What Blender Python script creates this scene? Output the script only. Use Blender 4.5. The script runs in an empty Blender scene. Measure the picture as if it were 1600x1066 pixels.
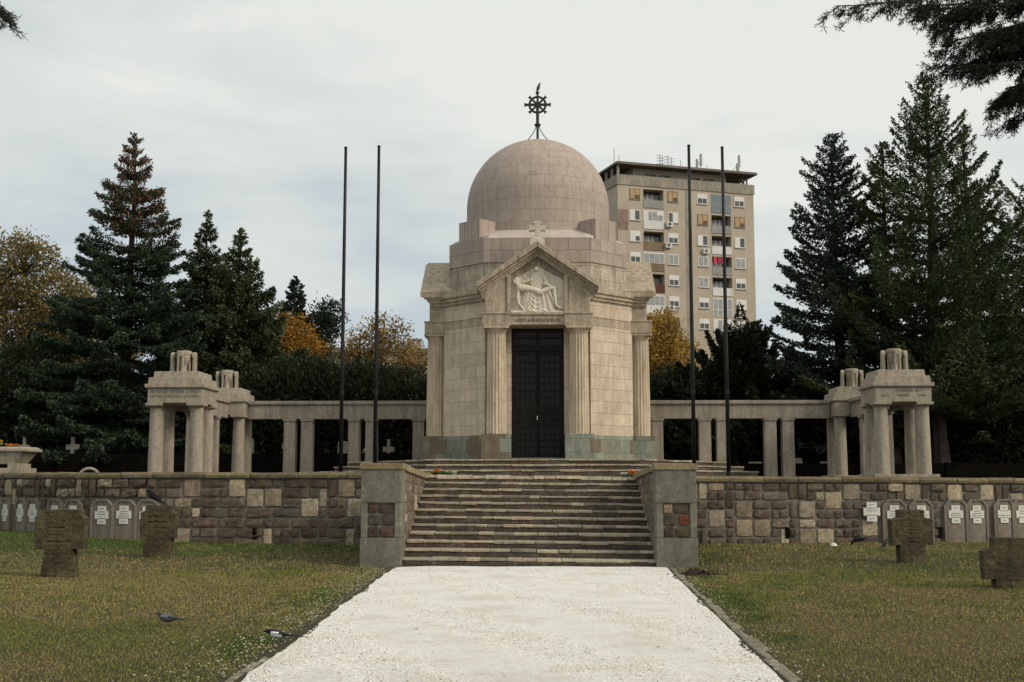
import bpy, math, random
import numpy as np
from mathutils import Vector, Matrix, noise as mnoise
random.seed(7)
rng = np.random.default_rng(7)
SC = bpy.context.scene
COL = SC.collection
PI = math.pi
R_ = math.radians

# ------------------------------------------------------------------ tagging
def tag(o, label=None, cat=None, group=None, kind=None):
    if label: o['label'] = label
    if cat: o['category'] = cat
    if group: o['group'] = group
    if kind: o['kind'] = kind
    return o

def empty(name, loc, label, cat, group=None):
    o = bpy.data.objects.new(name, None)
    COL.objects.link(o)
    o.location = loc
    o.empty_display_size = .2
    return tag(o, label, cat, group)

def copy_tree(o, parent=None):
    c = o.copy(); COL.objects.link(c); c.parent = parent
    for ch in o.children:
        copy_tree(ch, c)
    return c

def root_loc(o):
    v = Vector((0, 0, 0))
    while o is not None:
        v += o.location; o = o.parent
    return v

# ------------------------------------------------------------------ mesh builder
class MB:
    def __init__(s, M=None):
        s.v = []; s.f = []; s.c = []; s.M = M; s.col = None
    def add(s, vs, fs, col=None):
        n = len(s.v)
        if s.M is not None:
            vs = [s.M @ Vector(p) for p in vs]
            if s.M.determinant() < 0: fs = [tuple(reversed(f)) for f in fs]
        s.v += [tuple(p) for p in vs]
        for f in fs:
            s.f.append(tuple(i + n for i in f)); s.c.append(col or s.col)
    def box(s, x0, x1, y0, y1, z0, z1, col=None):
        s.add([(x0,y0,z0),(x1,y0,z0),(x1,y1,z0),(x0,y1,z0),(x0,y0,z1),(x1,y0,z1),(x1,y1,z1),(x0,y1,z1)],
              [(0,3,2,1),(4,5,6,7),(0,1,5,4),(1,2,6,5),(2,3,7,6),(3,0,4,7)], col)
    def taper(s, x0, x1, y0, y1, z0, z1, dx, dy, col=None):
        s.add([(x0,y0,z0),(x1,y0,z0),(x1,y1,z0),(x0,y1,z0),(x0+dx,y0+dy,z1),(x1-dx,y0+dy,z1),(x1-dx,y1-dy,z1),(x0+dx,y1-dy,z1)],
              [(0,3,2,1),(4,5,6,7),(0,1,5,4),(1,2,6,5),(2,3,7,6),(3,0,4,7)], col)
    def prism(s, poly, z0, z1, col=None):          # poly CCW in xy
        n = len(poly)
        s.add([(x,y,z0) for x,y in poly] + [(x,y,z1) for x,y in poly],
              [tuple(reversed(range(n))), tuple(range(n,2*n))] + [(i,(i+1)%n,n+(i+1)%n,n+i) for i in range(n)], col)
    def extr_y(s, poly, y0, y1, col=None):         # poly CCW in xz seen from -y
        n = len(poly)
        s.add([(x,y0,z) for x,z in poly] + [(x,y1,z) for x,z in poly],
              [tuple(range(n)), tuple(reversed(range(n,2*n)))] + [((i+1)%n,i,n+i,n+(i+1)%n) for i in range(n)], col)
    def lathe(s, cx, cy, prof, n=24, rf=None, col=None, a0=0.):
        vs = []; fs = []
        m = len(prof)
        for (r, z) in prof:
            for k in range(n):
                a = a0 + 2*PI*k/n
                rr = r if rf is None else rf(r, k, z)
                vs.append((cx+rr*math.cos(a), cy+rr*math.sin(a), z))
        for i in range(m-1):
            for k in range(n):
                k2 = (k+1) % n
                fs.append((i*n+k, i*n+k2, (i+1)*n+k2, (i+1)*n+k))
        fs.append(tuple(reversed(range(n)))); fs.append(tuple(range((m-1)*n, m*n)))
        s.add(vs, fs, col)
    def tube(s, pts, rad, n=8, col=None):
        pts = [Vector(p) for p in pts]
        if not hasattr(rad, '__len__'): rad = [rad]*len(pts)
        vs = []; fs = []
        for i, p in enumerate(pts):
            d = (pts[min(i+1,len(pts)-1)] - pts[max(i-1,0)]).normalized()
            a = d.cross(Vector((0,0,1)))
            if a.length < .05: a = d.cross(Vector((0,1,0)))
            a.normalize(); b = a.cross(d)
            for k in range(n):
                t = 2*PI*k/n
                vs.append(p + a*math.cos(t)*rad[i] + b*math.sin(t)*rad[i])
        for i in range(len(pts)-1):
            for k in range(n):
                k2 = (k+1) % n
                fs.append((i*n+k, (i+1)*n+k, (i+1)*n+k2, i*n+k2))
        fs.append(tuple(range(n))); fs.append(tuple(reversed(range((len(pts)-1)*n, len(pts)*n))))
        s.add(vs, fs, col)
    def sweep(s, line, prof, col=None):
        # line: xy points; outward = right of travel; prof: closed polygon of (offset, z)
        n = len(line); m = len(prof); vs = []
        L = [Vector(p) for p in line]
        for i in range(n):
            d1 = (L[i]-L[i-1]).normalized() if i > 0 else None
            d2 = (L[i+1]-L[i]).normalized() if i < n-1 else None
            if d1 is None: d1 = d2
            if d2 is None: d2 = d1
            n1 = Vector((d1.y,-d1.x)); n2 = Vector((d2.y,-d2.x))
            mt = (n1+n2).normalized(); k = 1/max(.3, mt.dot(n1))
            for (o, z) in prof:
                q = L[i] + mt*(o*k)
                vs.append((q.x, q.y, z))
        fs = []
        for i in range(n-1):
            for k in range(m):
                k2 = (k+1) % m
                fs.append((i*m+k, (i+1)*m+k, (i+1)*m+k2, i*m+k2))
        fs.append(tuple(range(m))); fs.append(tuple(reversed(range((n-1)*m, n*m))))
        s.add(vs, fs, col)
    def build(s, name, mat, parent=None, smooth=False, bevel=0, loc=None, uv=True, auto=None):
        me = bpy.data.meshes.new(name)
        off = root_loc(parent) if parent is not None else (Vector(loc) if loc else Vector((0,0,0)))
        ox, oy, oz = off
        me.from_pydata([(x-ox, y-oy, z-oz) for x, y, z in s.v], [], s.f)
        me.materials.append(mat)
        nl = len(me.loops)
        if uv and nl:
            co = np.array(s.v, dtype=np.float32)
            vi = np.zeros(nl, dtype=np.int32); me.loops.foreach_get('vertex_index', vi)
            npoly = len(me.polygons)
            nr = np.zeros(npoly*3, dtype=np.float32); me.polygons.foreach_get('normal', nr); nr = nr.reshape(-1,3)
            lt = np.zeros(npoly, dtype=np.int32); me.polygons.foreach_get('loop_total', lt)
            nrm = np.repeat(nr, lt, axis=0)
            p = co[vi]
            hz = np.hypot(nrm[:,0], nrm[:,1]); flat = np.abs(nrm[:,2]) > .75
            tx = -nrm[:,1]/np.maximum(hz,1e-6); ty = nrm[:,0]/np.maximum(hz,1e-6)
            U = p[:,0]*tx + p[:,1]*ty; V = p[:,2].copy()
            U[flat] = p[flat,0]; V[flat] = p[flat,1]
            lay = me.uv_layers.new(name='UVMap')
            lay.data.foreach_set('uv', np.stack([U,V],1).ravel().astype(np.float32))
        if any(c is not None for c in s.c):
            ca = me.color_attributes.new(name='Col', type='FLOAT_COLOR', domain='CORNER')
            arr = []
            for f, c in zip(s.f, s.c):
                cc = (c if c is not None else (1,1,1))
                arr += [cc[0],cc[1],cc[2],1.]*len(f)
            ca.data.foreach_set('color', arr)
        if smooth:
            me.polygons.foreach_set('use_smooth', [True]*len(me.polygons))
        o = bpy.data.objects.new(name, me); COL.objects.link(o)
        if parent is not None: o.parent = parent
        elif loc: o.location = loc
        if bevel:
            b = o.modifiers.new('Bevel','BEVEL'); b.width = bevel; b.segments = 2; b.limit_method = 'ANGLE'; b.angle_limit = R_(40)
            b.use_clamp_overlap = True
        if auto is not None:
            me.polygons.foreach_set('use_smooth', [True]*len(me.polygons))
            me.set_sharp_from_angle(angle=R_(auto))
        return o

def soup(name, V, nper, mat, parent=None, col=None, loc=(0,0,0)):
    """V: (N, nper, 3) float array of separate faces; col: (N,3)"""
    N = V.shape[0]
    off = root_loc(parent) if parent is not None else Vector(loc)
    V = V - np.array(off, dtype=np.float64)
    me = bpy.data.meshes.new(name)
    me.vertices.add(N*nper); me.vertices.foreach_set('co', V.reshape(-1).astype(np.float32))
    me.loops.add(N*nper); me.loops.foreach_set('vertex_index', np.arange(N*nper, dtype=np.int32))
    me.polygons.add(N); me.polygons.foreach_set('loop_start', np.arange(0, N*nper, nper, dtype=np.int32))
    try: me.polygons.foreach_set('loop_total', np.full(N, nper, dtype=np.int32))
    except Exception: pass
    me.update(calc_edges=True)
    me.materials.append(mat)
    if col is not None:
        ca = me.color_attributes.new(name='Col', type='FLOAT_COLOR', domain='POINT')
        c = np.ones((N, nper, 4), dtype=np.float32); c[:,:,:3] = col[:,None,:]
        ca.data.foreach_set('color', c.ravel())
    o = bpy.data.objects.new(name, me); COL.objects.link(o)
    if parent is not None: o.parent = parent
    else: o.location = loc
    return o

# ------------------------------------------------------------------ noise in numpy
_lat = np.random.default_rng(3).random((64,64))
def vnoise(x, y):
    x = np.asarray(x, dtype=float); y = np.asarray(y, dtype=float)
    xi = np.floor(x).astype(int); yi = np.floor(y).astype(int); fx = x-xi; fy = y-yi
    fx = fx*fx*(3-2*fx); fy = fy*fy*(3-2*fy)
    g = lambda i, j: _lat[i % 64, j % 64]
    return (g(xi,yi)*(1-fx)+g(xi+1,yi)*fx)*(1-fy) + (g(xi,yi+1)*(1-fx)+g(xi+1,yi+1)*fx)*fy
def fbm(x, y, o=4):
    s = 0; a = .5
    for k in range(o):
        s = s + a*vnoise(x*2**k+k*17.3, y*2**k+k*9.1); a *= .5
    return s/(1-.5**o)
def sstep(a, b, x):
    t = np.clip((x-a)/(b-a), 0, 1); return t*t*(3-2*t)

# ------------------------------------------------------------------ materials
class NT:
    def __init__(s, name):
        s.m = bpy.data.materials.new(name); s.m.use_nodes = True
        s.t = s.m.node_tree; s.n = s.t.nodes; s.l = s.t.links; s.n.clear()
        s.out = s.n.new('ShaderNodeOutputMaterial')
        s.b = s.n.new('ShaderNodeBsdfPrincipled'); s.l.new(s.b.outputs[0], s.out.inputs[0])
        s.b.inputs['Specular IOR Level'].default_value = .3
    def node(s, t, **kw):
        n = s.n.new(t)
        for k, v in kw.items():
            if k.startswith('i_'): n.inputs[k[2:].replace('_',' ')].default_value = v
            else: setattr(n, k, v)
        return n
    def link(s, a, b): s.l.new(a, b)
    def tc(s, kind='Object', scale=(1,1,1)):
        c = s.node('ShaderNodeTexCoord'); m = s.node('ShaderNodeMapping'); m.inputs['Scale'].default_value = scale
        s.link(c.outputs[kind], m.inputs[0]); return m.outputs[0]
    def noise(s, vec, scale, detail=4, rough=.6):
        n = s.node('ShaderNodeTexNoise'); n.inputs['Scale'].default_value = scale
        n.inputs['Detail'].default_value = detail; n.inputs['Roughness'].default_value = rough
        s.link(vec, n.inputs['Vector']); return n.outputs['Fac']
    def ramp(s, fac, stops):
        r = s.node('ShaderNodeValToRGB'); e = r.color_ramp.elements
        while len(e) < len(stops): e.new(.5)
        for i, (p, c) in enumerate(stops):
            e[i].position = p; e[i].color = (c[0],c[1],c[2],1) if hasattr(c,'__len__') else (c,c,c,1)
        s.link(fac, r.inputs[0]); return r.outputs[0]
    def mix(s, a, b, fac=.5, mode='MIX'):
        m = s.node('ShaderNodeMix', data_type='RGBA', blend_type=mode)
        for k, v in ((0,fac),(6,a),(7,b)):
            if isinstance(v, (int,float)): m.inputs[k].default_value = v
            elif isinstance(v, tuple): m.inputs[k].default_value = (v[0],v[1],v[2],1)
            else: s.link(v, m.inputs[k])
        return m.outputs[2]
    def bump(s, h, strength=.4, dist=.02, normal=None):
        b = s.node('ShaderNodeBump'); b.inputs['Strength'].default_value = strength; b.inputs['Distance'].default_value = dist
        s.link(h, b.inputs['Height'])
        if normal is not None: s.link(normal, b.inputs['Normal'])
        return b.outputs[0]
    def base(s, c): s.link(c, s.b.inputs['Base Color'])
    def normal(s, n): s.link(n, s.b.inputs['Normal'])
    def rough(s, r): s.b.inputs['Roughness'].default_value = r

def M_stone(name, c1, c2, brick=None, joint=(.12,.10,.08), jamt=.8, bvar=.12, streak=.25, grain=.35, bump=.35, attr=False, scale=2.2, rough=.85, lichen=None, voff=0.):
    t = NT(name); t.rough(rough)
    oc = t.tc('Object')
    n1 = t.noise(oc, scale, 6, .65)
    col = t.ramp(n1, [(.32,c1),(.68,c2)])
    if attr:
        a = t.node('ShaderNodeAttribute', attribute_name='Col')
        col = t.mix(a.outputs['Color'], col, 1., 'MULTIPLY')
    n2 = t.noise(oc, 38, 5, .7)
    col = t.mix(col, t.ramp(n2, [(.3,1-grain),(.7,1+grain*.45)]), 1., 'MULTIPLY')
    n5 = t.noise(oc, 11, 4, .7); col = t.mix(col, t.ramp(n5, [(.32,1-grain*.75),(.66,1+grain*.35)]), 1., 'MULTIPLY')
    if streak:
        sv = t.tc('Object', (5,5,.55)); n3 = t.noise(sv, 1.3, 5, .7)
        col = t.mix(col, t.ramp(n3, [(.36,1-streak),(.6,1.04)]), 1., 'MULTIPLY')
    if lichen:
        n4 = t.noise(oc, 3.1, 7, .72)
        col = t.mix(col, lichen, t.ramp(n4, [(.54,0.),(.64,.75)]))
    h = n2
    nor = t.bump(h, bump, .012)
    if brick:
        bt = t.node('ShaderNodeTexBrick'); uvn = t.node('ShaderNodeTexCoord')
        mp = t.node('ShaderNodeMapping'); mp.inputs['Location'].default_value = (0,-voff,0); t.link(uvn.outputs['UV'], mp.inputs[0]); t.link(mp.outputs[0], bt.inputs['Vector'])
        bt.inputs['Color1'].default_value = (1-bvar,1-bvar,1-bvar,1); bt.inputs['Color2'].default_value = (1+bvar,1+bvar,1+bvar,1)
        bt.inputs['Mortar'].default_value = (1,1,1,1)
        bt.inputs['Scale'].default_value = 1; bt.inputs['Mortar Size'].default_value = brick[2]; bt.inputs['Mortar Smooth'].default_value = .3
        bt.inputs['Brick Width'].default_value = brick[0]; bt.inputs['Row Height'].default_value = brick[1]; bt.inputs['Bias'].default_value = 0
        col = t.mix(col, bt.outputs['Color'], 1., 'MULTIPLY')
        jf = t.node('ShaderNodeMath', operation='MULTIPLY'); jf.inputs[1].default_value = jamt; t.link(bt.outputs['Fac'], jf.inputs[0])
        col = t.mix(col, joint, jf.outputs[0])
        inv = t.node('ShaderNodeMath', operation='SUBTRACT'); inv.inputs[0].default_value = 1; t.link(bt.outputs['Fac'], inv.inputs[1])
        nor = t.bump(inv.outputs[0], .6, .015, nor)
    t.base(col); t.normal(nor)
    return t.m

def M_plain(name, c, rough=.6, metal=0, grain=.15, scale=8, attr=False, spec=.3):
    t = NT(name); t.rough(rough); t.b.inputs['Metallic'].default_value = metal; t.b.inputs['Specular IOR Level'].default_value = spec
    n = t.noise(t.tc('Object'), scale, 5, .65)
    a = tuple(x*(1-grain) for x in c); b = tuple(x*(1+grain) for x in c)
    col = t.ramp(n, [(.3,a),(.7,b)])
    if attr:
        at = t.node('ShaderNodeAttribute', attribute_name='Col'); col = t.mix(at.outputs['Color'], col, 1., 'MULTIPLY')
    t.base(col); t.normal(t.bump(n, .15, .01))
    return t.m

def M_leaf(name, c, trans=.25, rough=.6):
    t = NT(name); t.rough(rough); t.b.inputs['Specular IOR Level'].default_value = .25
    at = t.node('ShaderNodeAttribute', attribute_name='Col')
    n = t.noise(t.tc('Object'), .9, 3, .6)
    k = t.ramp(n, [(.3,.65),(.7,1.35)])
    col = t.mix(t.mix(at.outputs['Color'], k, 1., 'MULTIPLY'), (c[0],c[1],c[2]), 1., 'MULTIPLY')
    t.base(col)
    tr = t.node('ShaderNodeBsdfTranslucent'); t.link(col, tr.inputs[0])
    ms = t.node('ShaderNodeMixShader'); ms.inputs[0].default_value = trans
    t.link(t.b.outputs[0], ms.inputs[1]); t.link(tr.outputs[0], ms.inputs[2]); t.link(ms.outputs[0], t.out.inputs[0])
    return t.m

STONE = M_stone('chapel_ashlar', (.545,.44,.325), (.69,.575,.445), brick=(.78,.385,.007), joint=(.27,.21,.155), bvar=.075, streak=.20, grain=.14)
STONE_P = M_stone('chapel_dressed', (.43,.35,.255), (.57,.475,.355), brick=None, streak=.32)
STONE_C = M_stone('column_stone', (.56,.45,.32), (.69,.575,.42), brick=None, streak=.34, grain=.18)
STONE_A = M_stone('attic_ashlar', (.42,.36,.275), (.56,.485,.375), brick=(.95,.41,.007), joint=(.18,.15,.11), bvar=.12, streak=.42)
DOME = M_stone('dome_blocks', (.395,.32,.27), (.46,.38,.325), brick=(1,1,.016), joint=(.20,.155,.13), bvar=.035, streak=.14, grain=.12, jamt=.65)
DOME_B = M_stone('drum_blocks', (.38,.305,.255), (.45,.37,.315), brick=(.72,.405,.010), joint=(.17,.13,.11), bvar=.06, streak=.12, grain=.15, jamt=.85, voff=9.125)
DOME_C = M_stone('block_course', (.38,.305,.255), (.45,.37,.315), brick=(.36,.95,.010), joint=(.17,.13,.11), bvar=.05, streak=.12, grain=.15, jamt=.85, voff=9.42)
DOME_L = M_stone('drum_weathering', (.47,.40,.345), (.54,.47,.41), brick=None, streak=.0, grain=.15)
RELIEF = M_stone('relief_marble', (.66,.59,.47), (.76,.69,.57), brick=None, streak=.10, grain=.12, bump=.15)
COLON = M_stone('colonnade_granite', (.29,.25,.20), (.40,.35,.285), brick=None, streak=.28, grain=.30)
PAV = M_stone('pavilion_stone', (.34,.295,.225), (.46,.40,.315), brick=None, streak=.25, grain=.30, lichen=(.30,.28,.20))
COPE = M_stone('coping_stone', (.19,.15,.09), (.30,.245,.155), brick=None, attr=True, streak=.0, grain=.5, bump=.7, lichen=(.17,.16,.10))
WALLST = M_stone('wall_stones', (.78,.78,.78), (1.2,1.2,1.2), attr=True, streak=.18, grain=.5, bump=1., scale=4)
MORTAR = M_stone('wall_mortar', (.16,.142,.115), (.26,.232,.19), streak=.2, grain=.45, bump=1., scale=5)
GREEN = M_stone('green_pier_stone', (.15,.142,.108), (.215,.205,.158), streak=.2, grain=.3, bump=.5, lichen=(.26,.245,.19))
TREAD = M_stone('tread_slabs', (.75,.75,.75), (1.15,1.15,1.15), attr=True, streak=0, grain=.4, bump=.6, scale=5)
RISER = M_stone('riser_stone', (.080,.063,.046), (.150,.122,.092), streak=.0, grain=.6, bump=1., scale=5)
CROSS = M_stone('rough_cross_stone', (.055,.043,.022), (.125,.100,.052), streak=.15, grain=.6, bump=1., scale=3.5, lichen=(.12,.11,.052))
SLAB = M_stone('grave_slab_stone', (.19,.16,.125), (.29,.25,.20), streak=.35, grain=.3, bump=.5)
PLQ = M_stone('white_plaque', (.62,.61,.54), (.74,.73,.66), streak=.12, grain=.08, bump=.1)
INK = M_plain('inscription_dark', (.09,.085,.075), .8)
INK2 = M_plain('inscription_worn', (.17,.145,.11), .9)
IRON = M_plain('black_iron', (.016,.015,.014), .5, .3, .3)
IRON2 = M_plain('door_iron', (.012,.0105,.009), .6, .0, .35, 5, spec=.15)
DGLASS = M_plain('door_glass', (.010,.010,.009), .4, 0, .3, 2, spec=.25)
BRONZE = M_plain('green_black_metal', (.035,.042,.038), .6, .4, .3)
POLE = M_plain('flagpole_paint', (.014,.014,.014), .45, .2, .3)
BARK = M_stone('bark', (.05,.037,.028), (.10,.078,.06), streak=.3, grain=.5, bump=1., scale=6)
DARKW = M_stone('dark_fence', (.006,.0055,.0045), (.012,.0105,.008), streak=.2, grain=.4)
DARKW.node_tree.nodes['Principled BSDF'].inputs['Specular IOR Level'].default_value = .03
CHROME = M_plain('handle_metal', (.6,.6,.58), .25, .9, .1)
# ------------------------------------------------------------------ world, sun, camera
W = bpy.data.worlds.new('World'); SC.world = W; W.use_nodes = True
nt = W.node_tree; nt.nodes.clear()
wo = nt.nodes.new('ShaderNodeOutputWorld'); bg = nt.nodes.new('ShaderNodeBackground'); bg.inputs[1].default_value = .1
sky = nt.nodes.new('ShaderNodeTexSky'); sky.sky_type = 'NISHITA'; sky.sun_disc = False
SUN_EL, SUN_AZ = 31., 116.     # azimuth clockwise from +Y (north): from the right and a little behind the camera
sky.sun_elevation = R_(SUN_EL); sky.sun_rotation = R_(SUN_AZ)
tcw = nt.nodes.new('ShaderNodeTexCoord')
def wn(scale, loc, sc, det=5, rough=.55):
    mp = nt.nodes.new('ShaderNodeMapping'); mp.inputs['Scale'].default_value = scale; mp.inputs['Location'].default_value = loc
    nt.links.new(tcw.outputs['Generated'], mp.inputs[0])
    n = nt.nodes.new('ShaderNodeTexNoise'); n.inputs['Scale'].default_value = sc; n.inputs['Detail'].default_value = det
    n.inputs['Roughness'].default_value = rough; n.inputs['Distortion'].default_value = .4
    nt.links.new(mp.outputs[0], n.inputs['Vector']); return n.outputs['Fac']
def wmath(op, a, b):
    m = nt.nodes.new('ShaderNodeMath'); m.operation = op
    for i, v in enumerate((a, b)):
        if isinstance(v, (int, float)): m.inputs[i].default_value = v
        else: nt.links.new(v, m.inputs[i])
    return m.outputs[0]
sep = nt.nodes.new('ShaderNodeSeparateXYZ'); nt.links.new(tcw.outputs['Generated'], sep.inputs[0])
n1 = wn((1,1,2.8), (3.1,1.7,.4), 2.1); n2 = wn((1,1,3.4), (7.3,2.2,5.), 6.)
f = wmath('ADD', wmath('MULTIPLY', n1, 1.35), wmath('MULTIPLY', n2, .62))
f = wmath('ADD', f, wmath('MULTIPLY', sep.outputs[2], 1.15))
f = wmath('ADD', f, wmath('MULTIPLY', sep.outputs[0], .26))
cr = nt.nodes.new('ShaderNodeValToRGB'); 
els = cr.color_ramp.elements
f = wmath('MULTIPLY', wmath('SUBTRACT', f, .16), .7)
stops = [(.47,(5.05,5.95,6.5)),(.60,(5.85,6.5,6.75)),(.71,(7.0,7.4,7.2)),(.90,(8.5,8.65,8.1))]
while len(els) < 4: els.new(.5)
nt.links.new(f, cr.inputs[0])
for e, (p, c) in zip(els, stops): e.position = p; e.color = (c[0],c[1],c[2],1)
mx = nt.nodes.new('ShaderNodeMix'); mx.data_type = 'RGBA'; mx.inputs[0].default_value = .92
nt.links.new(sky.outputs[0], mx.inputs[6]); nt.links.new(cr.outputs[0], mx.inputs[7])
nt.links.new(mx.outputs[2], bg.inputs[0]); nt.links.new(bg.outputs[0], wo.inputs[0])

sd = bpy.data.lights.new('Sun', 'SUN'); sd.energy = 2.15; sd.angle = R_(18); sd.color = (1.,.89,.75)
so = bpy.data.objects.new('Sun', sd); COL.objects.link(so)
az = R_(SUN_AZ); el = R_(SUN_EL)
sv = Vector((math.sin(az)*math.cos(el), math.cos(az)*math.cos(el), math.sin(el)))
so.rotation_euler = sv.to_track_quat('Z','Y').to_euler(); so.location = (20,-10,30)

cd = bpy.data.cameras.new('Camera'); co = bpy.data.objects.new('Camera', cd); COL.objects.link(co); SC.camera = co
cd.sensor_width = 36; cd.lens = 1900/1600*36; cd.clip_end = 3000; cd.clip_start = .1
co.location = (.27, 0, 1.67)
co.rotation_euler = (PI/2 + math.atan(220/1900), 0, R_(1.5))
SC.view_settings.view_transform = 'Standard'; SC.view_settings.look = 'None'; SC.view_settings.gamma = 1
SC.view_settings.exposure = 0
SC.render.engine = 'CYCLES'
SC.cycles.use_denoising = True
SC.cycles.max_bounces = 6; SC.cycles.diffuse_bounces = 3; SC.cycles.transparent_max_bounces = 6

# ------------------------------------------------------------------ ground
PATHX = lambda y: 2.28 + (y-10.4)*(2.66-2.28)/13.5
def gz(x, y):
    x = np.asarray(x, dtype=float); y = np.asarray(y, dtype=float)
    k = sstep(2.9, 5., np.abs(x))
    return .12*sstep(21,29,y)*k + .21*sstep(7.5,14.5,-x)*sstep(24.5,31,y)*sstep(60,40,y) + (fbm(x*.35+5, y*.35, 3)-.5)*.07*k + 0*x
def patch(x, y):       # 0 dry .. 1 green
    p = fbm(x*.30+3.3, y*.22+8.1, 3)*.42 + fbm(x*1.1+40, y*.9+11, 3)*.33 + fbm(x*3.4+4, y*2.6+31, 2)*.25
    g = sstep(.38, .60, p)
    near = sstep(24.5, 29., y)*(x < 0)*.75                      # greener strip under the left wall
    edge = np.exp(-((np.abs(x)-PATHX(y)-.45)/.28)**2)*.55       # greener along the kerb
    return np.clip(g*.62+near*.8+edge*.8*(fbm(x*2, y*2, 2) > .42), 0, 1)
xs = np.concatenate([[-900,-300,-120,-60,-36], np.arange(-26,26.01,.25), [36,60,120,300,900]])
ys = np.concatenate([[-400,-100,-20,-4], np.arange(3,46.01,.25), [70,120,300,1200]])
X, Y = np.meshgrid(xs, ys); Z = gz(X, Y)
m = MB(); nx = len(xs); ny = len(ys)
m.v = list(zip(X.ravel().tolist(), Y.ravel().tolist(), Z.ravel().tolist()))
m.f = [(j*nx+i, j*nx+i+1, (j+1)*nx+i+1, (j+1)*nx+i) for j in range(ny-1) for i in range(nx-1)]
m.c = [None]*len(m.f)
def M_lawn():
    t = NT('lawn_soil'); t.rough(.95); oc = t.tc('Object')
    a = t.node('ShaderNodeAttribute', attribute_name='Green')
    n = t.noise(oc, 7, 6, .7); n2 = t.noise(oc, 60, 4, .8)
    s1 = t.mix(t.ramp(n, [(.3,(.045,.037,.015)),(.7,(.10,.086,.034))]), t.ramp(n, [(.3,(.022,.032,.010)),(.7,(.045,.058,.018))]), a.outputs['Fac'])
    col = t.mix(s1, t.ramp(n2, [(.3,.5),(.7,1.5)]), 1., 'MULTIPLY')
    t.base(col); t.normal(t.bump(n2, 1., .03)); return t.m
g = m.build('ground', M_lawn(), uv=False, smooth=True)
ca = g.data.attributes.new('Green','FLOAT','POINT'); ca.data.foreach_set('value', patch(X.ravel(), Y.ravel()).astype(np.float32))
tag(g, 'patchy dry and green mown lawn', kind='structure')

# white gravel path
def M_gravel():
    t = NT('white_gravel'); t.rough(.95); oc = t.tc('Object')
    n = t.noise(oc, 1.1, 5, .65); f1 = t.noise(oc, 48, 5, .85); f2 = t.noise(oc, 14, 5, .8)
    v = t.node('ShaderNodeTexVoronoi', i_Scale=70.); t.link(oc, v.inputs['Vector'])
    col = t.ramp(n, [(.36,(.77,.72,.64)),(.54,(.88,.86,.81))])
    col = t.mix(col, t.ramp(f1, [(.30,.42),(.47,1.),(.75,1.12)]), 1., 'MULTIPLY')
    col = t.mix(col, t.ramp(f2, [(.30,.72),(.5,1.)]), 1., 'MULTIPLY')
    vv = t.ramp(v.outputs['Color'], [(.02,.45),(.10,1.)])
    col = t.mix(col, vv, .6, 'MULTIPLY')
    t.base(col); t.normal(t.bump(f1, .8, .02, t.bump(v.outputs['Distance'], .6, .02))); return t.m
m = MB()
yy = np.arange(-3, 24.35, .1)
for i, y in enumerate(yy):
    w = PATHX(y) - .01
    l = -w - .10*fbm(y*2.1, 3.3, 3) + .03; r = w + .02*fbm(y*3, 7.7, 2)-.01
    for k in range(9):
        x = l + (r-l)*k/8
        m.v.append((x, y, .016 + .006*math.sin(x*3+y*1.3) - (.012 if k in (0,8) else 0)))
for i in range(len(yy)-1):
    for k in range(8):
        m.f.append((i*9+k, i*9+k+1, (i+1)*9+k+1, (i+1)*9+k)); m.c.append(None)
tag(m.build('path', M_gravel(), smooth=True), 'straight white gravel path leading to the staircase', kind='structure')

# kerbs of worn stones beside the path
KERB = M_stone('kerb_stone', (.75,.75,.75), (1.15,1.15,1.15), attr=True, streak=0, grain=.5, bump=.8, scale=5, lichen=(.5,.5,.42))
for sgn, lab in ((1,'worn stone kerb along the right edge of the path'), (-1,'mostly buried stone kerb along the left edge of the path')):
    m = MB(); y = 2.
    while y < (24.1 if sgn > 0 else 12.1):
        L = random.uniform(.28,.62); w0 = PATHX(y+L/2)
        a = sgn*(w0+.02) + random.uniform(-.02,.02); b = sgn*(w0+random.uniform(.10,.155))
        zt = (.010 if sgn > 0 else .004) + random.uniform(-.008,.010)
        s_ = .85+random.random()*.3; c = (.235*s_,.21*s_,.155*s_)
        x0, x1 = min(a,b), max(a,b); sk = (PATHX(y+L)-PATHX(y))*sgn
        g_ = .012; q = [(x0+random.uniform(-.02,.02), y+g_), (x1+random.uniform(-.03,.03), y+g_), (x1+sk+random.uniform(-.03,.03), y+L-g_), (x0+sk+random.uniform(-.02,.02), y+L-g_)]
        m.prism(q, -.05, zt, c); y += L
    o = m.build('kerb', KERB, bevel=.012); tag(o, lab, kind='structure')

# terrace sheet behind the wall
WL = [(-2.6,30.5),(-4.4,30.7),(-7.5,30.9),(-10.4,31.12),(-11.9,31.6),(-13.3,32.46),(-14.45,33.5),(-17,36),(-20,38.7),(-24,42.2)]
WR = [(2.6,31.2),(4.1,31.5),(8.5,31.9),(11,32.3),(13,32.9),(15.2,33.8),(17.5,35.),(21,37.6),(26,42.5)]
EARTH = NT('terrace_earth'); EARTH.rough(.95)
EARTH.base(EARTH.ramp(EARTH.noise(EARTH.tc('Object'), 2.2, 6, .7), [(.3,(.02,.018,.012)),(.7,(.05,.045,.028))]))
poly = [(-2.8,30.6)] + [(x-.05,y+.25) for x,y in WL[1:]] + [(-60,90),(-900,200),(-900,1200),(900,1200),(900,200),(60,80)] + [(x+.05,y+.25) for x,y in reversed(WR[1:])] + [(2.8,31.4),(2.8,29.6),(-2.8,29.6)]
m = MB(); m.add([(x,y,1.79) for x,y in poly], [tuple(reversed(range(len(poly))))])
tag(m.build('terrace', EARTH.m), 'earth terrace behind the retaining wall', kind='structure')

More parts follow.
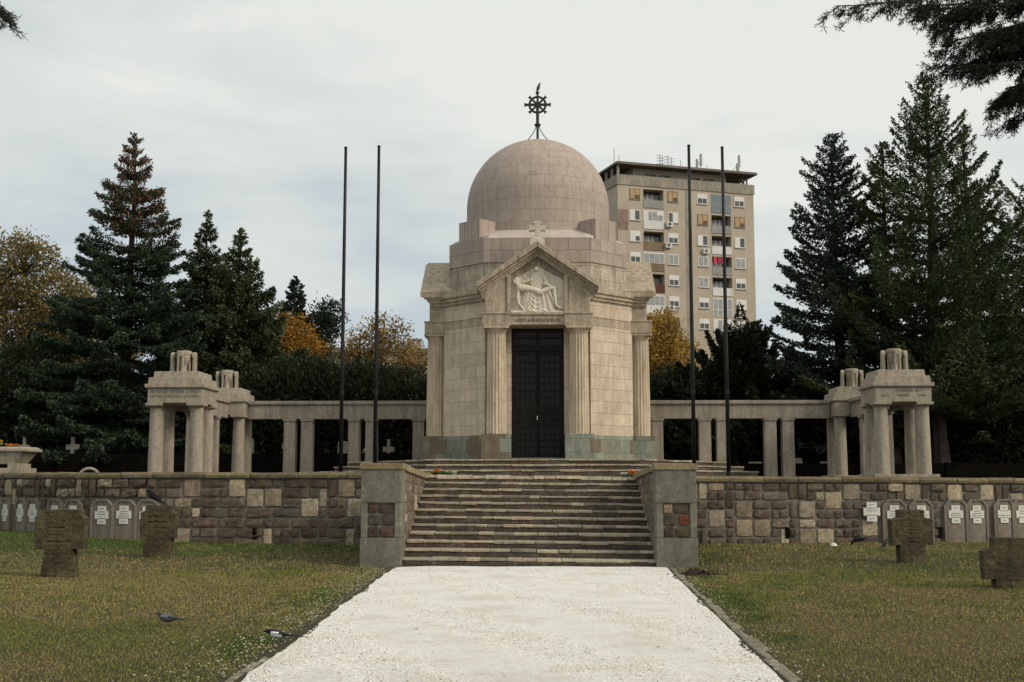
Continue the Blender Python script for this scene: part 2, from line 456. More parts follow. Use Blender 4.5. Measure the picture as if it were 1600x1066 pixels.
# ------------------------------------------------------------------ grass blades, pebbles, leaves
def blades(n, x0, x1, y0, y1, hk):
    u = rng.random(n); y = y0 + (y1-y0)*u; x = x0 + (x1-x0)*rng.random(n)
    keep = (np.abs(x) > PATHX(y) + .14 + .16*rng.random(n)**2) & ~((np.abs(x) < 3.45) & (y > 24.2))
    wy = np.where(x < 0, np.interp(-x, [-p[0] for p in WL], [p[1] for p in WL]), np.interp(x, [p[0] for p in WR], [p[1] for p in WR]))
    keep &= (y < wy-.05) & (np.abs(x-.27-y*-.026) < y*.46+1.2)
    x = x[keep]; y = y[keep]; k = len(x)
    g_ = patch(x, y); z = gz(x, y)
    h = (.010+.015*rng.random(k))*(.7+.6*g_)*hk; w = (.0035+.0035*rng.random(k))*hk
    a = rng.random(k)*2*PI; la = rng.random(k)*2*PI; ln = h*(.3+.9*rng.random(k))
    P = np.zeros((k,3,3))
    P[:,0] = np.stack([x-np.cos(a)*w, y-np.sin(a)*w, z-.004], 1); P[:,1] = np.stack([x+np.cos(a)*w, y+np.sin(a)*w, z-.004], 1)
    P[:,2] = np.stack([x+np.cos(la)*ln, y+np.sin(la)*ln, z+h], 1)
    mixr = np.clip(g_ + .45*(rng.random(k)-.5), 0, 1)[:,None]
    dry = np.array([.225,.178,.066]); gr = np.array([.058,.090,.012]); ol = np.array([.148,.142,.036])
    c = np.where(mixr < .5, dry*(1-2*mixr)+ol*2*mixr, ol*(2-2*mixr)+gr*(2*mixr-1))
    c = c*(.85+.98*rng.random((k,1)))
    return P, c
A = [blades(210000, -7, 7, 7.5, 15, 1.), blades(200000, -12, 12, 15, 23, 1.4), blades(150000, -19, 16, 23, 40, 1.9)]
t = NT('grass_blade'); t.rough(.8); at_ = t.node('ShaderNodeAttribute', attribute_name='Col'); t.base(at_.outputs['Color'])
GRASSM = t.m
o = soup('grass', np.concatenate([a[0] for a in A]), 3, GRASSM, col=np.concatenate([a[1] for a in A]))
tag(o, 'short mown lawn grass, partly dry, on both sides of the path', 'grass', kind='stuff')

def octas(x, y, z, s, c):
    k = len(x); D = np.array([(1,0,0),(0,1,0),(-1,0,0),(0,-1,0),(0,0,1)], dtype=float)
    ang = rng.random(k)*PI; V = np.zeros((k,5,3))
    for i, d in enumerate(D):
        dx = d[0]*np.cos(ang)-d[1]*np.sin(ang); dy = d[0]*np.sin(ang)+d[1]*np.cos(ang)
        j = .7+.6*rng.random(k)
        V[:,i] = np.stack([x+dx*s*j, y+dy*s*j, z+d[2]*s*.8*j+.25*s*(i<4)*0], 1)
    T = V[:, [[0,1,4],[1,2,4],[2,3,4],[3,0,4]]].reshape(-1,3,3)
    return T, np.repeat(c, 4, axis=0)
t = NT('pebble_white'); t.rough(.9); at_ = t.node('ShaderNodeAttribute', attribute_name='Col'); t.base(at_.outputs['Color']); PEB = t.m
k = 52000; y = 8.5+15.5*rng.random(k)**1.5; x = (rng.random(k)*2-1)*(PATHX(y)-.02)
w = rng.random((k,1)); c = np.where(w < .07, np.array([[.22,.18,.13]]), np.array([[.88,.85,.79]])*(.66+.40*rng.random((k,1))))
T1, C1 = octas(x, y, np.full(k, .014), .005+.006*rng.random(k), c)
tag(soup('path_gravel', T1, 3, PEB, col=C1), 'loose white gravel covering the path', 'gravel', kind='stuff')
k = 1500; y = 8.5+15.5*rng.random(k); sd_ = np.where(rng.random(k) < .78, -1, 1)
x = sd_*(PATHX(y)+.05+np.abs(rng.normal(0,1,k))*np.where(sd_ < 0, .42, .22))
T1, C1 = octas(x, y, gz(x,y)+.014, .006+.008*rng.random(k), np.array([[.52,.46,.34]])*(.55+.5*rng.random((k,1))))
tag(soup('scattered_gravel', T1, 3, PEB, col=C1), 'white pebbles strewn into the grass beside the path', 'pebbles', kind='stuff')
k = 420; y = 9+20*rng.random(k); x = (rng.random(k)*2-1)*(y*.42)
zz = np.where(np.abs(x) < PATHX(y), .024, gz(x,y)+.03); a = rng.random(k)*2*PI; s = .018+.022*rng.random(k)
s = np.where((np.abs(x) < PATHX(y)), s*.75, s)
ok = ~((np.abs(x) < 3.5) & (y > 24.1)) & ~((np.abs(x)<PATHX(y)) & (rng.random(k) < .45))
V = np.zeros((k,4,3))
for i, (dx, dy, dz) in enumerate(((-1,0,0),(0,-.4,.25),(1,0,.1),(0,.4,.3))):
    V[:,i] = np.stack([x+(dx*np.cos(a)-dy*np.sin(a))*s, y+(dx*np.sin(a)+dy*np.cos(a))*s, zz+dz*s], 1)
c = np.array([[.16,.085,.03]])*(.5+rng.random((k,1)))
tag(soup('fallen_leaves', V[ok], 4, GRASSM, col=c[ok]), 'small brown leaves fallen on lawn and path', 'fallen leaves', kind='stuff')
# ------------------------------------------------------------------ retaining walls
class WPath:
    def __init__(s, pts):
        P = [Vector(p) for p in pts]; out = []
        for i in range(len(P)-1):
            p0 = P[max(i-1,0)]; p1 = P[i]; p2 = P[i+1]; p3 = P[min(i+2,len(P)-1)]
            for k in range(12):
                t = k/12
                out.append(.5*((2*p1)+(p2-p0)*t+(2*p0-5*p1+4*p2-p3)*t*t+(3*p1-p0-3*p2+p3)*t**3))
        out.append(P[-1]); s.p = out; s.s = [0]
        for a, b in zip(out, out[1:]): s.s.append(s.s[-1]+(b-a).length)
        s.L = s.s[-1]
    def at(s, u):
        u = max(0, min(s.L-1e-6, u)); i = int(np.searchsorted(s.s, u, 'right'))-1
        t = (u-s.s[i])/(s.s[i+1]-s.s[i]); p = s.p[i].lerp(s.p[i+1], t); d = (s.p[i+1]-s.p[i]).normalized()
        n = Vector((d.y,-d.x));  n = n if n.y < 0 else -n
        return p, n
    def ux(s, X, Yc=(.27,0), slope=None):
        """arc position where the wall crosses the sight line of slope dx/dy from the eye"""
        best = None
        for i in range(int(s.L*50)):
            p, _ = s.at(i/50); e = abs((p.x-Yc[0])-slope*p.y)
            if best is None or e < best[0]: best = (e, i/50)
        return best[1]

def slope(px):      # direction in plan of a column of the photograph, camera yaw 1.5 degrees
    a = (px-800)/1913.; ps = R_(1.5)
    dx = math.cos(ps)*a - math.sin(ps); dy = math.cos(ps)+math.sin(ps)*a
    return dx/dy

def stonecol():
    r = random.random()
    if r < .40: c = (.135,.098,.068)     # dull red brown
    elif r < .62: c = (.165,.13,.09)
    elif r < .82: c = (.125,.105,.08)
    elif r < .93: c = (.18,.14,.10)
    else: c = (.20,.165,.12)
    k = random.uniform(.75,1.25)
    return tuple(x*k for x in c)
def lightcol():
    c = random.choice([(.37,.30,.20),(.33,.28,.20),(.29,.23,.155),(.42,.35,.245)]); k = random.uniform(.95,1.5)
    return tuple(x*k for x in c)

def layout(L, H, cw, ch, zones, plight, rnd):
    """cells -> list of (u0,u1,z0,z1,light)"""
    nu = int(L/cw); nz = max(1, round(H/ch)); ch = H/nz
    occ = [[False]*nz for _ in range(nu)]
    for (a, b, z0, z1) in zones:
        for i in range(nu):
            for j in range(nz):
                if (i+.5)*cw > a and (i+.5)*cw < b and (j+.5)*ch > z0 and (j+.5)*ch < z1: occ[i][j] = True
    out = []
    def tryput(i, j, w, h, lt):
        if i+w > nu or j+h > nz: return False
        if any(occ[i+a][j+b] for a in range(w) for b in range(h)): return False
        for a in range(w):
            for b in range(h): occ[i+a][j+b] = True
        out.append((i*cw, (i+w)*cw, j*ch, (j+h)*ch, lt)); return True
    for _ in range(int(nu*nz*plight)):
        tryput(rnd.randrange(nu), rnd.randrange(nz), rnd.choice([1,2,2,2]), rnd.choice([1,2,2,2]), True)
    for j in range(nz):
        for i in range(nu):
            if occ[i][j]: continue
            r = rnd.random()
            for (w, h) in ([(2,1),(1,1)] if r < .42 else [(3,1),(2,1),(1,1)] if r < .58 else [(1,2),(1,1)] if r < .70 else [(1,1)]):
                if tryput(i, j, w, h, False): break
    return out

def stone(m, fpos, u0, u1, z0, z1, prot, col, rnd, gap=.014, n=5, wob=.012):
    AA = (0,.07,.32,.68,.93,1)
    """a bulging cushion of stone over [u0,u1]x[z0,z1]; fpos(u,z,d) -> world"""
    u0 += gap+rnd.random()*wob; u1 -= gap+rnd.random()*wob; z0 += gap+rnd.random()*wob; z1 -= gap+rnd.random()*wob
    vs = []; fs = []; q = [rnd.uniform(-1,1) for _ in range(8)]; uc = (u0+u1)/2; zc = (z0+z1)/2
    for j in range(n+1):
        for i in range(n+1):
            a = AA[i]; b = AA[j]
            e = min(a,1-a,b,1-b); d = prot*(0 if e == 0 else (.72+.28*min(1,e*4)) + .25*rnd.uniform(-1,1))
            u = u0+(u1-u0)*a; z = z0+(z1-z0)*b
            if e == 0:      # pull the corners in, wobble the outline
                if (i in (0,n)) and (j in (0,n)): u += (uc-u)*.10; z += (zc-z)*.10
                u += rnd.uniform(-1,1)*wob*.6; z += rnd.uniform(-1,1)*wob*.6; d = -.02
            else:
                if i in (1,n-1) and j in (1,n-1): u += (uc-u)*.06; z += (zc-z)*.06
            vs.append(fpos(u, z, d))
    for j in range(n):
        for i in range(n):
            fs.append((j*(n+1)+i, j*(n+1)+i+1, (j+1)*(n+1)+i+1, (j+1)*(n+1)+i))
    m.add(vs, fs, col)

def wall(name, label, pts, topz, zones, band, seed, copez):
    wp = WPath(pts); rnd = random.Random(seed); random.seed(seed)
    base = wp.at(wp.L/2)[0]
    root = empty(name, (base.x, base.y, .1), label, 'wall')
    sgn = 1 if pts[1][0] > pts[0][0] else -1
    # backing (mortar)
    m = MB(); N = int(wp.L/.4); vs = []; prof = [(0,-.3),(0,1.),(-.55,1.),(-.55,-.3)]
    for i in range(N+1):
        u = wp.L*i/N; p, n = wp.at(u); T = topz(u)-.13
        for (o, k) in prof: q = p+n*o; vs.append((q.x, q.y, T if k > 0 else k))
    fs = []
    for i in range(N):
        for k in range(4):
            a = (i*4+k, i*4+(k+1)%4, (i+1)*4+(k+1)%4, (i+1)*4+k); fs.append(a if sgn > 0 else tuple(reversed(a)))
    fs += [(0,1,2,3) if sgn < 0 else (3,2,1,0), tuple(range(N*4,N*4+4)) if sgn > 0 else tuple(reversed(range(N*4,N*4+4)))]
    m.add(vs, fs); m.build('wall_core', MORTAR, root)
    def fpos(u, z, d):
        p, n = wp.at(u); q = p+n*d; return (q.x, q.y, z)
    m = MB(); z0 = .02
    H = 1.66
    holes = []
    for (a, b, c, d, lt) in layout(wp.L, H, .235, .237, [(x[0],x[1],x[2]-z0,x[3]-z0) for x in zones], .15, rnd):
        zz0 = z0+c; zz1 = z0+d; T = topz((a+b)/2)-.15
        sc = (T-z0)/H; zz0 = z0+c*sc; zz1 = z0+d*sc
        inband = any((a+b)/2 > q[0]-.1 and (a+b)/2 < q[1]+.1 for q in band) and zz0 > 1.18
        col = lightcol() if lt else stonecol()
        f = fpos if sgn > 0 else (lambda u, z, dd, f0=fpos: f0(u, z, dd))
        pr_ = (.035 if lt else .045)*rnd.uniform(.7,1.3) + (.05 if inband else 0)
        k0 = len(m.f)
        stone(m, f, a, b, zz0, zz1, pr_, col, rnd, gap=.007, wob=.008 if lt else (.012 if sgn < 0 else .024))
        if sgn < 0:
            for q in range(k0, len(m.f)): m.f[q] = tuple(reversed(m.f[q]))
    m.build('stonework', WALLST, root, smooth=False)
    # slim drain slots
    m = MB()
    for (u, zc) in [(wp.ux(0, slope=slope(x)), .37) for x in ([401, 136] if sgn < 0 else [1228, 1465])]:
        p, n = wp.at(u); d = Vector((-n.y, n.x))
        a = p - d*.055 + n*.052; b = p + d*.055 + n*.052
        A2 = a - n*.05; B2 = b - n*.05
        m.add([(a.x,a.y,zc-.14),(b.x,b.y,zc-.14),(b.x,b.y,zc+.14),(a.x,a.y,zc+.14),(A2.x,A2.y,zc-.14),(B2.x,B2.y,zc-.14),(B2.x,B2.y,zc+.14),(A2.x,A2.y,zc+.14)],
              [(0,1,2,3),(4,7,6,5),(0,4,5,1),(1,5,6,2),(2,6,7,3),(3,7,4,0)])
    m.build('drain_hole', DARKW, root)
    # coping stones
    m = MB(); u = 0
    while u < wp.L-.1:
        L = min(rnd.uniform(.75,1.45), wp.L-u); vs = []; K = 4
        k_ = rnd.uniform(.8,1.2); c = (k_,k_*rnd.uniform(.95,1.03),k_*rnd.uniform(.88,1.05)); dz = rnd.uniform(-.008,.010); dp = rnd.uniform(-.012,.012)
        for i in range(K+1):
            p, n = wp.at(u+.008+(L-.016)*i/K); T = topz(u+L*i/K)+dz
            for (o, z) in ((.07+dp+rnd.uniform(-.006,.006), T-.145), (.095+dp+rnd.uniform(-.01,.01), T-.07), (.075+dp+rnd.uniform(-.008,.008), T+rnd.uniform(-.006,.004)), (-.5, T), (-.5, T-.145)):
                q = p+n*o; vs.append((q.x, q.y, z))
        fs = []
        for i in range(K):
            for k in range(5):
                a = (i*5+k, i*5+(k+1)%5, (i+1)*5+(k+1)%5, (i+1)*5+k); fs.append(tuple(reversed(a)) if sgn < 0 else a)
        fs += [tuple(range(5)) if sgn < 0 else tuple(reversed(range(5))), tuple(reversed(range(K*5,K*5+5))) if sgn < 0 else tuple(range(K*5,K*5+5))]
        m.add(vs, fs, c); u += L
    m.build('coping', COPE, root, bevel=.008)
    return wp

# grave slabs along the two walls: sight-line slopes (dx/dy from the eye) of each slab
wpl = WPath(WL); wpr = WPath(WR)
leftpx = [233.,197.6,163.,119.,91.,56.7,37.7,13.6,2.7]; rightpx = [1395.,1435.5,1489.,1521.9,1565.,1592.4]
SLW = .70
UL = [wpl.ux(0, slope=slope(p)) for p in leftpx]; UR = [wpr.ux(0, slope=slope(p)) for p in rightpx]
while UL[-1] < 24.5: UL += [UL[-1]+1.3, UL[-1]+2.05]
for k in range(6): UR += [UR[-1]+1.25, UR[-1]+2.0]
UR = [u for u in UR if u < wpr.L-.6]; UL = [u for u in UL if u < wpl.L-.6]
zl = [(u-SLW/2-.02, u+SLW/2+.02, 0, 1.24) for u in UL]; zr = [(u-SLW/2-.02, u+SLW/2+.02, 0, 1.24) for u in UR]
wall('retaining_wall', 'long stone wall left of the staircase with pale blocks and arched grave slabs', WL, lambda u: 1.91, zl, [(min(UL)-.4, 99)], 11, 0)
wall('retaining_wall', 'long rubble stone wall right of the staircase with a single white plaque', WR, lambda u: 1.835-.0065*u, zr, [(min(UR)-.4, 99)], 5, 0)

def plaque_cross(m, w, h, d):
    a = w*.30; b = h*.29
    pts = [(-a,0),(a,0),(a,b),(w/2,b),(w/2,h-b),(a,h-b),(a,h),(-a,h),(-a,h-b),(-w/2,h-b),(-w/2,b),(-a,b)]
    m.extr_y(pts, -d, 0)
def ink_lines(m, w, h, d, rnd):
    rows = [(.86,.34),(.68,.62),(.55,.8),(.43,.85),(.32,.75),(.14,.36)]
    for (zr_, ww) in rows:
        if rnd.random() < .18: continue
        x = -w*ww/2*rnd.uniform(.7,1); xe = -x
        while x < xe:
            l = rnd.uniform(.01,.03); hh = h*.022
            m.box(x, min(x+l, xe), -d-.0015, -d+.002, h*zr_-hh, h*zr_+hh); x += l+rnd.uniform(.006,.014)
def grave_slab(wp, u, label, rnd):
    p, n = wp.at(u); ang = math.atan2(n.x, -n.y)      # facing
    root = empty('wall_gravestone', (p.x, p.y, .08), label, 'gravestone', 'arched gravestones set into the retaining walls')
    M = Matrix.Translation((p.x, p.y, 0)) @ Matrix.Rotation(ang, 4, 'Z')
    m = MB(M); w = SLW/2-.02; T = 1.22
    pts = [(-w,.0),(w,.0),(w,T-.17),(w-.16,T),(-w+.16,T),(-w,T-.17)]
    m.extr_y(pts, -.055, .02)
    m.extr_y([(w-.055,.02),(w+.003,.02),(w+.003,T-.165),(w-.158,T+.003),(-w+.158,T+.003),(-w-.003,T-.165),(-w-.003,.02),(-w+.05,.02),(-w+.05,T-.19),(-w+.18,T-.055),(w-.18,T-.055),(w-.05,T-.19)], -.085, -.05)
    m.build('slab', SLAB, root, bevel=.01)
    m = MB(M @ Matrix.Translation((rnd.uniform(-.01,.01), -.056, .60+rnd.uniform(-.012,.012))))
    W_ = .40; H_ = .46; plaque_cross(m, W_, H_, .025)
    pq = m.build('plaque', PLQ, root)
    m.v = []; m.f = []; m.c = []; ink_lines(m, W_, H_, .025, rnd); m.build('inscription', INK, pq)
rnd = random.Random(4)
ordl = ['first arched gravestone in the left wall, behind the cross with the crow','second arched gravestone in the left wall, just left of the cross with the crow','third arched gravestone in the left wall from the staircase, its plaque edged with dark lettering','fourth arched gravestone in the left wall from the staircase, partly behind the near stone cross','fifth arched gravestone in the left wall from the staircase, just above the near stone cross','sixth arched gravestone in the left wall from the staircase, left of the near stone cross','seventh arched gravestone in the left wall from the staircase','eighth arched gravestone in the left wall, next to the left picture edge','ninth arched gravestone in the left wall, cut by the left picture edge']
ordr = ['first arched gravestone in the right wall from the staircase, left of the tall stone cross','second arched gravestone in the right wall, half hidden by the tall stone cross','third arched gravestone in the right wall, first one right of the tall stone cross','fourth arched gravestone in the right wall, second one right of the tall stone cross','fifth arched gravestone in the right wall, above the low stone cross','sixth arched gravestone in the right wall, next to the right picture edge']
for i, u in enumerate(UL): grave_slab(wpl, u, ordl[i] if i < 9 else 'arched gravestone in the left wall beyond the picture edge', rnd)
for i, u in enumerate(UR): grave_slab(wpr, u, ordr[i] if i < 6 else 'arched gravestone in the right wall beyond the picture edge', rnd)
u = wpr.ux(0, slope=slope(1358)); p, n = wpr.at(u); ang = math.atan2(n.x,-n.y)
root = empty('wall_plaque', (p.x,p.y,.6), 'single white cross-shaped plaque fixed to bare stones of the right wall', 'plaque')
m = MB(Matrix.Translation((p.x,p.y,.66)) @ Matrix.Rotation(ang,4,'Z') @ Matrix.Translation((0,-.075,0)))
plaque_cross(m, .44, .49, .03); m.build('plate', PLQ, root); m.v=[]; m.f=[]; m.c=[]; ink_lines(m, .44, .49, .03, rnd); m.build('inscription', INK, root)

# ------------------------------------------------------------------ staircase
def treadcol(rnd):
    k = rnd.uniform(1.,1.35); b = rnd.choice([(.40,.34,.25),(.38,.33,.25),(.41,.34,.25),(.34,.30,.23)])
    if rnd.random() < .10: k *= .6
    return tuple(x*k for x in b)
def tread_row(m, line, z, depth, th, rnd, seg=(.25,.62), over=.035):
    """slabs along a polyline (front edges); outward is the right of travel"""
    L = [Vector(p) for p in line]
    for a, b in zip(L, L[1:]):
        d = (b-a); ln = d.length; d.normalize(); n = Vector((d.y,-d.x)); u = 0
        while u < ln-1e-3:
            s = min(rnd.uniform(*seg), ln-u); s = ln-u if ln-u-s < .12 else s
            o = over + rnd.uniform(-.016,.014); t0 = rnd.uniform(-.008,.008); tb = th*rnd.uniform(.8,1.2)
            g = rnd.choice([.004,.006,.018]); p = a+d*(u+g/2); q = a+d*(u+s-g/2)
            c = treadcol(rnd)
            vs = []
            for (pt, oo, jj) in ((p,o,rnd.uniform(-.006,.006)),(q,o,rnd.uniform(-.006,.006)),(q,-depth,0),(p,-depth,0)):
                w_ = pt+n*oo; vs.append((w_.x,w_.y,z-tb+jj))
            for (pt, oo, jj) in ((p,o,rnd.uniform(-.005,.005)),(q,o,rnd.uniform(-.005,.005)),(q,-depth,0),(p,-depth,0)):
                w_ = pt+n*oo; vs.append((w_.x,w_.y,z+t0+jj))
            m.add(vs, [(0,3,2,1),(4,5,6,7),(0,1,5,4),(1,2,6,5),(2,3,7,6),(3,0,4,7)], c); u += s
rnd = random.Random(21)
st = empty('staircase', (-.05,24.4,0), 'wide flight of twelve worn stone steps at the end of the white path', 'staircase')
NS = 12; RI = .15; TR = .463; SY = 24.4
tilt = lambda x: -.010*x
for k in range(NS):
    y0 = SY+k*TR; z0 = k*RI; z1 = (k+1)*RI
    m = MB(); xa, xb = -2.57, 2.50
    m.box(xa, xb, y0, y0+TR+.3, z0-.05, z1-.042)
    # roughen the riser face
    mm = MB(); n_ = 70
    for i in range(n_+1):
        x = xa+(xb-xa)*i/n_
        for j, (zz, yy_) in enumerate(((z0-.05,0),(z0+.03,-.012),(z0+.075,-.016),(z1-.043,-.004))):
            mm.v.append((x, y0-.003+yy_+rnd.uniform(-.008,.008), zz))
    for i in range(n_):
        for j in range(3): mm.f.append((i*4+j, (i+1)*4+j, (i+1)*4+j+1, i*4+j+1)); mm.c.append(None)
    m.v, m.f, m.c = m.v+mm.v, m.f+[tuple(a+len(m.v) for a in f) for f in mm.f], m.c+mm.c
    m.v = [(x,y,z+tilt(x)) for x,y,z in m.v]
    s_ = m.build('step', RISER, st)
    m = MB(); tread_row(m, [(xa,y0),(xb,y0)], z1 if k < NS-1 else z1+.012, .48 if k < NS-1 else .6, .045 if k < NS-1 else .075, rnd)
    if k == NS-1: m.c = [tuple(q*1.25 for q in c) for c in m.c]
    m.v = [(x,y,z+tilt(x)) for x,y,z in m.v]
    m.build('tread', TREAD, s_, bevel=.006)

# cheek walls with piers
def cheek(x0, x1, sgn, label, ztop, zback, seed):
    rnd = random.Random(seed); random.seed(seed)
    xo, xi = (x0, x1) if sgn < 0 else (x1, x0)          # outer, inner faces
    root = empty('stair_wall', ((x0+x1)/2, 24.2, 0), label, 'stair wall')
    Y0, Y1 = 24.22, 30.9
    top = lambda y: ztop + (zback-ztop)*(y-Y0)/(29.6-Y0)
    a, b = min(x0,x1), max(x0,x1)
    m = MB(); i_ = .03
    m.add([(a+i_,Y0+.7,-.2),(b-i_,Y0+.7,-.2),(b-i_,Y1,-.2),(a+i_,Y1,-.2),(a+i_,Y0+.7,top(Y0+.7)-.13),(b-i_,Y0+.7,top(Y0+.7)-.13),(b-i_,Y1,top(Y1)-.13),(a+i_,Y1,top(Y1)-.13)],
          [(0,3,2,1),(4,5,6,7),(0,1,5,4),(1,2,6,5),(2,3,7,6),(3,0,4,7)])
    m.box(a+.05, b-.05, Y0+.05, Y0+.75, -.2, ztop-.14)
    m.build('wall_core', MORTAR, root)
    m = MB()
    for (z0, z1, e) in ((-.2,.565,.012),(1.255,ztop-.128,.0)):
        m.box(a-e, b+e, Y0-e, Y0+.62, z0, z1)
    m.box(a, a+.13, Y0+.004, Y0+.60, .569, 1.251); m.box(b-.13, b, Y0+.004, Y0+.60, .569, 1.251)
    m.build('pier_block', GREEN, root, bevel=.014)
    m = MB()
    f = lambda u, z, d: (a+.13+u, Y0+.045-d, z)
    W_ = b-a-.26
    for (r0, r1, cuts) in ((.575,.80,(0,.42,1)),(.80,1.04,(0,.56,1)),(1.04,1.25,(0,.38,1))):
        for c0, c1 in zip(cuts, cuts[1:]):
            col = (.20,.065,.030) if (sgn > 0 and r0 == .80 and c0 > 0) else ((.36,.25,.15) if (sgn > 0 and r0 == 1.04 and c0 == 0) else tuple(q*rnd.uniform(.75,1.15) for q in (.115,.080,.058)))
            stone(m, f, W_*c0, W_*c1, r0, r1, .035, col, rnd, gap=.008)
    # inner and outer faces
    for side in (0, 1):
        x = b-.028 if side == 0 else a+.028; d_ = 1 if side == 0 else -1
        inner = (side == 0) == (sgn < 0)
        def f2(u, z, d, x=x, d_=d_): return (x+d_*d*.7, Y0+.64+u, z)
        k0 = len(m.f)
        for (ua, ub_, za, zb, lt) in layout(Y1-Y0-.64, 1.74, .21, .19, [], .05, rnd):
            T = (top(Y0+.64+(ua+ub_)/2)-.14)/1.74
            col = (lightcol() if lt else tuple(q*1.35 for q in stonecol()))
            stone(m, f2, ua, ub_, za*T, zb*T, .03, col, rnd, gap=.012)
        if side == 1:
            for q in range(k0, len(m.f)): m.f[q] = tuple(reversed(m.f[q]))
    m.build('stonework', WALLST, root)
    m = MB(); y = Y0-.03
    first = True
    while y < Y1:
        L = .80 if first else rnd.uniform(.7,1.2); y2 = min(y+L, Y1+.02); k_ = rnd.uniform(.85,1.2)
        e = .03
        vs = []
        for yy_ in (y+.006, y2-.006):
            T = top(yy_) if not first else ztop
            vs += [(a-e+rnd.uniform(-.008,.008),yy_,T-.125),(b+e,yy_,T-.125),(b+e+rnd.uniform(-.008,.008),yy_,T+rnd.uniform(-.006,.006)),(a-e,yy_,T+rnd.uniform(-.006,.006))]
        m.add(vs, [(0,1,2,3),(7,6,5,4),(0,4,5,1),(1,5,6,2),(2,6,7,3),(3,7,4,0)], (k_*1.15,k_*1.12,k_*1.05)); y = y2; first = False
    m.build('coping', COPE, root, bevel=.012)
cheek(-3.36, -2.56, -1, 'stone side wall and pier at the left end of the staircase', 2.04, 1.86, 31)
cheek(2.48, 3.27, 1, 'stone side wall and pier at the right end of the staircase, with one bright red stone', 2.03, 1.87, 32)
# landing of pale uneven slabs between stairs and chapel steps
m = MB(); rl = random.Random(3); y = SY+NS*TR+.06
while y < 36:
    lim = 2.6 if y < 31 else 3.4; x = -lim; dy = rl.uniform(.4,.7)
    while x < lim:
        dx = rl.uniform(.4,.9); c = treadcol(rl)
        dx = min(dx, lim-x+.01); m.box(x+.008, x+dx-.008, y+.008, y+dy-.008, 1.72, 1.803+rl.uniform(-.006,.006), c); x += dx
    y += dy
tag(m.build('landing_paving', TREAD, uv=False), 'pale slab paving at the top of the staircase', kind='structure')

# polygonal chapel steps
CX, CY = .08, 41.75
cs = empty('chapel_steps', (CX, CY, 1.8), 'three low polygonal steps around the foot of the domed chapel', 'steps')
for k in range(3):
    o = .42*(2-k); z1 = 2.0+.15*k; z0 = z1-.2
    poly = [(-9,45.5),(-6.15-o,45.5),(-6.15-o,39.5-o*.45),(-2.9-o*.35,34.-o),(2.9+o*.35,34.-o),(6.15+o,39.5-o*.45),(6.15+o,45.5)][1:]
    poly = [(x+CX,y) for x,y in poly]
    m = MB(); m.prism([poly[-1],poly[0]]+poly[1:-1], z0-.1, z1-.045)
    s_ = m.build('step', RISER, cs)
    m = MB(); tread_row(m, poly, z1, .5, .042, rnd, seg=(.35,.8))
    if k == 2:
        m.prism([(x*.95+CX*.05, CY+(y-CY)*.95) for x, y in ([poly[-1],poly[0]]+poly[1:-1])], z1-.03, z1-.006, (.26,.24,.2))
    m.build('tread', TREAD, s_, bevel=.006)

# ------------------------------------------------------------------ rough stone crosses
def rough_cross(x, y, z, outline, depth, rotz, label, seed, incs):
    root = empty('stone_cross', (x, y, z), label, 'stone cross')
    M = Matrix.Translation((x,y,z)) @ Matrix.Rotation(R_(rotz),4,'Z')
    import bmesh
    bm = bmesh.new(); n = len(outline)
    A_ = [bm.verts.new((p[0], -depth/2, p[1])) for p in outline]
    f_ = bm.faces.new(A_)
    r_ = bmesh.ops.extrude_face_region(bm, geom=[f_])
    bmesh.ops.translate(bm, verts=[v for v in r_['geom'] if isinstance(v, bmesh.types.BMVert)], vec=(0,depth,0))
    bmesh.ops.recalc_face_normals(bm, faces=bm.faces)
    bmesh.ops.triangulate(bm, faces=[f for f in bm.faces if len(f.verts) > 4])
    for _ in range(5):
        e_ = [e for e in bm.edges if e.calc_length() > .045]
        if not e_: break
        bmesh.ops.subdivide_edges(bm, edges=e_, cuts=1); bmesh.ops.triangulate(bm, faces=[f for f in bm.faces if len(f.verts) > 3])
    bm.normal_update()
    for v in bm.verts:
        p = v.co*4+Vector((seed*3.1,0,0)); q = v.co*19+Vector((seed,7,1))
        d = mnoise.noise(p)*.010 + mnoise.noise(q)*.006 + mnoise.noise(Vector((v.co.x*3, v.co.y*3, v.co.z*26+seed)))*.006
        if v.co.y < -depth/2+.001:
            for (xa, xb, zc, hw) in incs:
                if xa < v.co.x < xb and abs(v.co.z-zc) < hw: d -= .016
        v.co += v.normal*d
    me = bpy.data.meshes.new('cross_body'); bm.to_mesh(me); bm.free()
    me.materials.append(CROSS); me.transform(Matrix.Rotation(R_(rotz),4,'Z'))
    o = bpy.data.objects.new('cross_body', me); COL.objects.link(o); o.parent = root
    return root
def mirror(r): return r + [(-x,z) for x,z in reversed(r)]
def crosspts(sb, sm, aw, a0, a1, tw, tz):
    # half outline from the bottom right up: shaft bottom, shaft at arms, arm, top
    return [(-sb,-.1),(sb,-.1),(sm,a0),(aw,a0-.02),(aw+.01,a1),(tw,a1+.05),(tw,tz),(-tw,tz),(-tw,a1+.05),(-aw-.01,a1),(-aw,a0-.02),(-sm,a0)]
inc = [(-.22,.2,.62,.012),(-.2,.22,.74,.012),(-.22,.1,.86,.012)]
rough_cross(-8.29, 21.6, 0, crosspts(.315,.245,.43,.50,1.03,.36,1.18), .24, 2, 'broad rough brown stone cross at the far left, without a bird', 1, inc)
rough_cross(-8.0, 26.2, .06, crosspts(.30,.30,.37,.42,.95,.27,1.10), .24, -2, 'rough brown stone cross on the left lawn with a black crow perched on it', 2, inc)
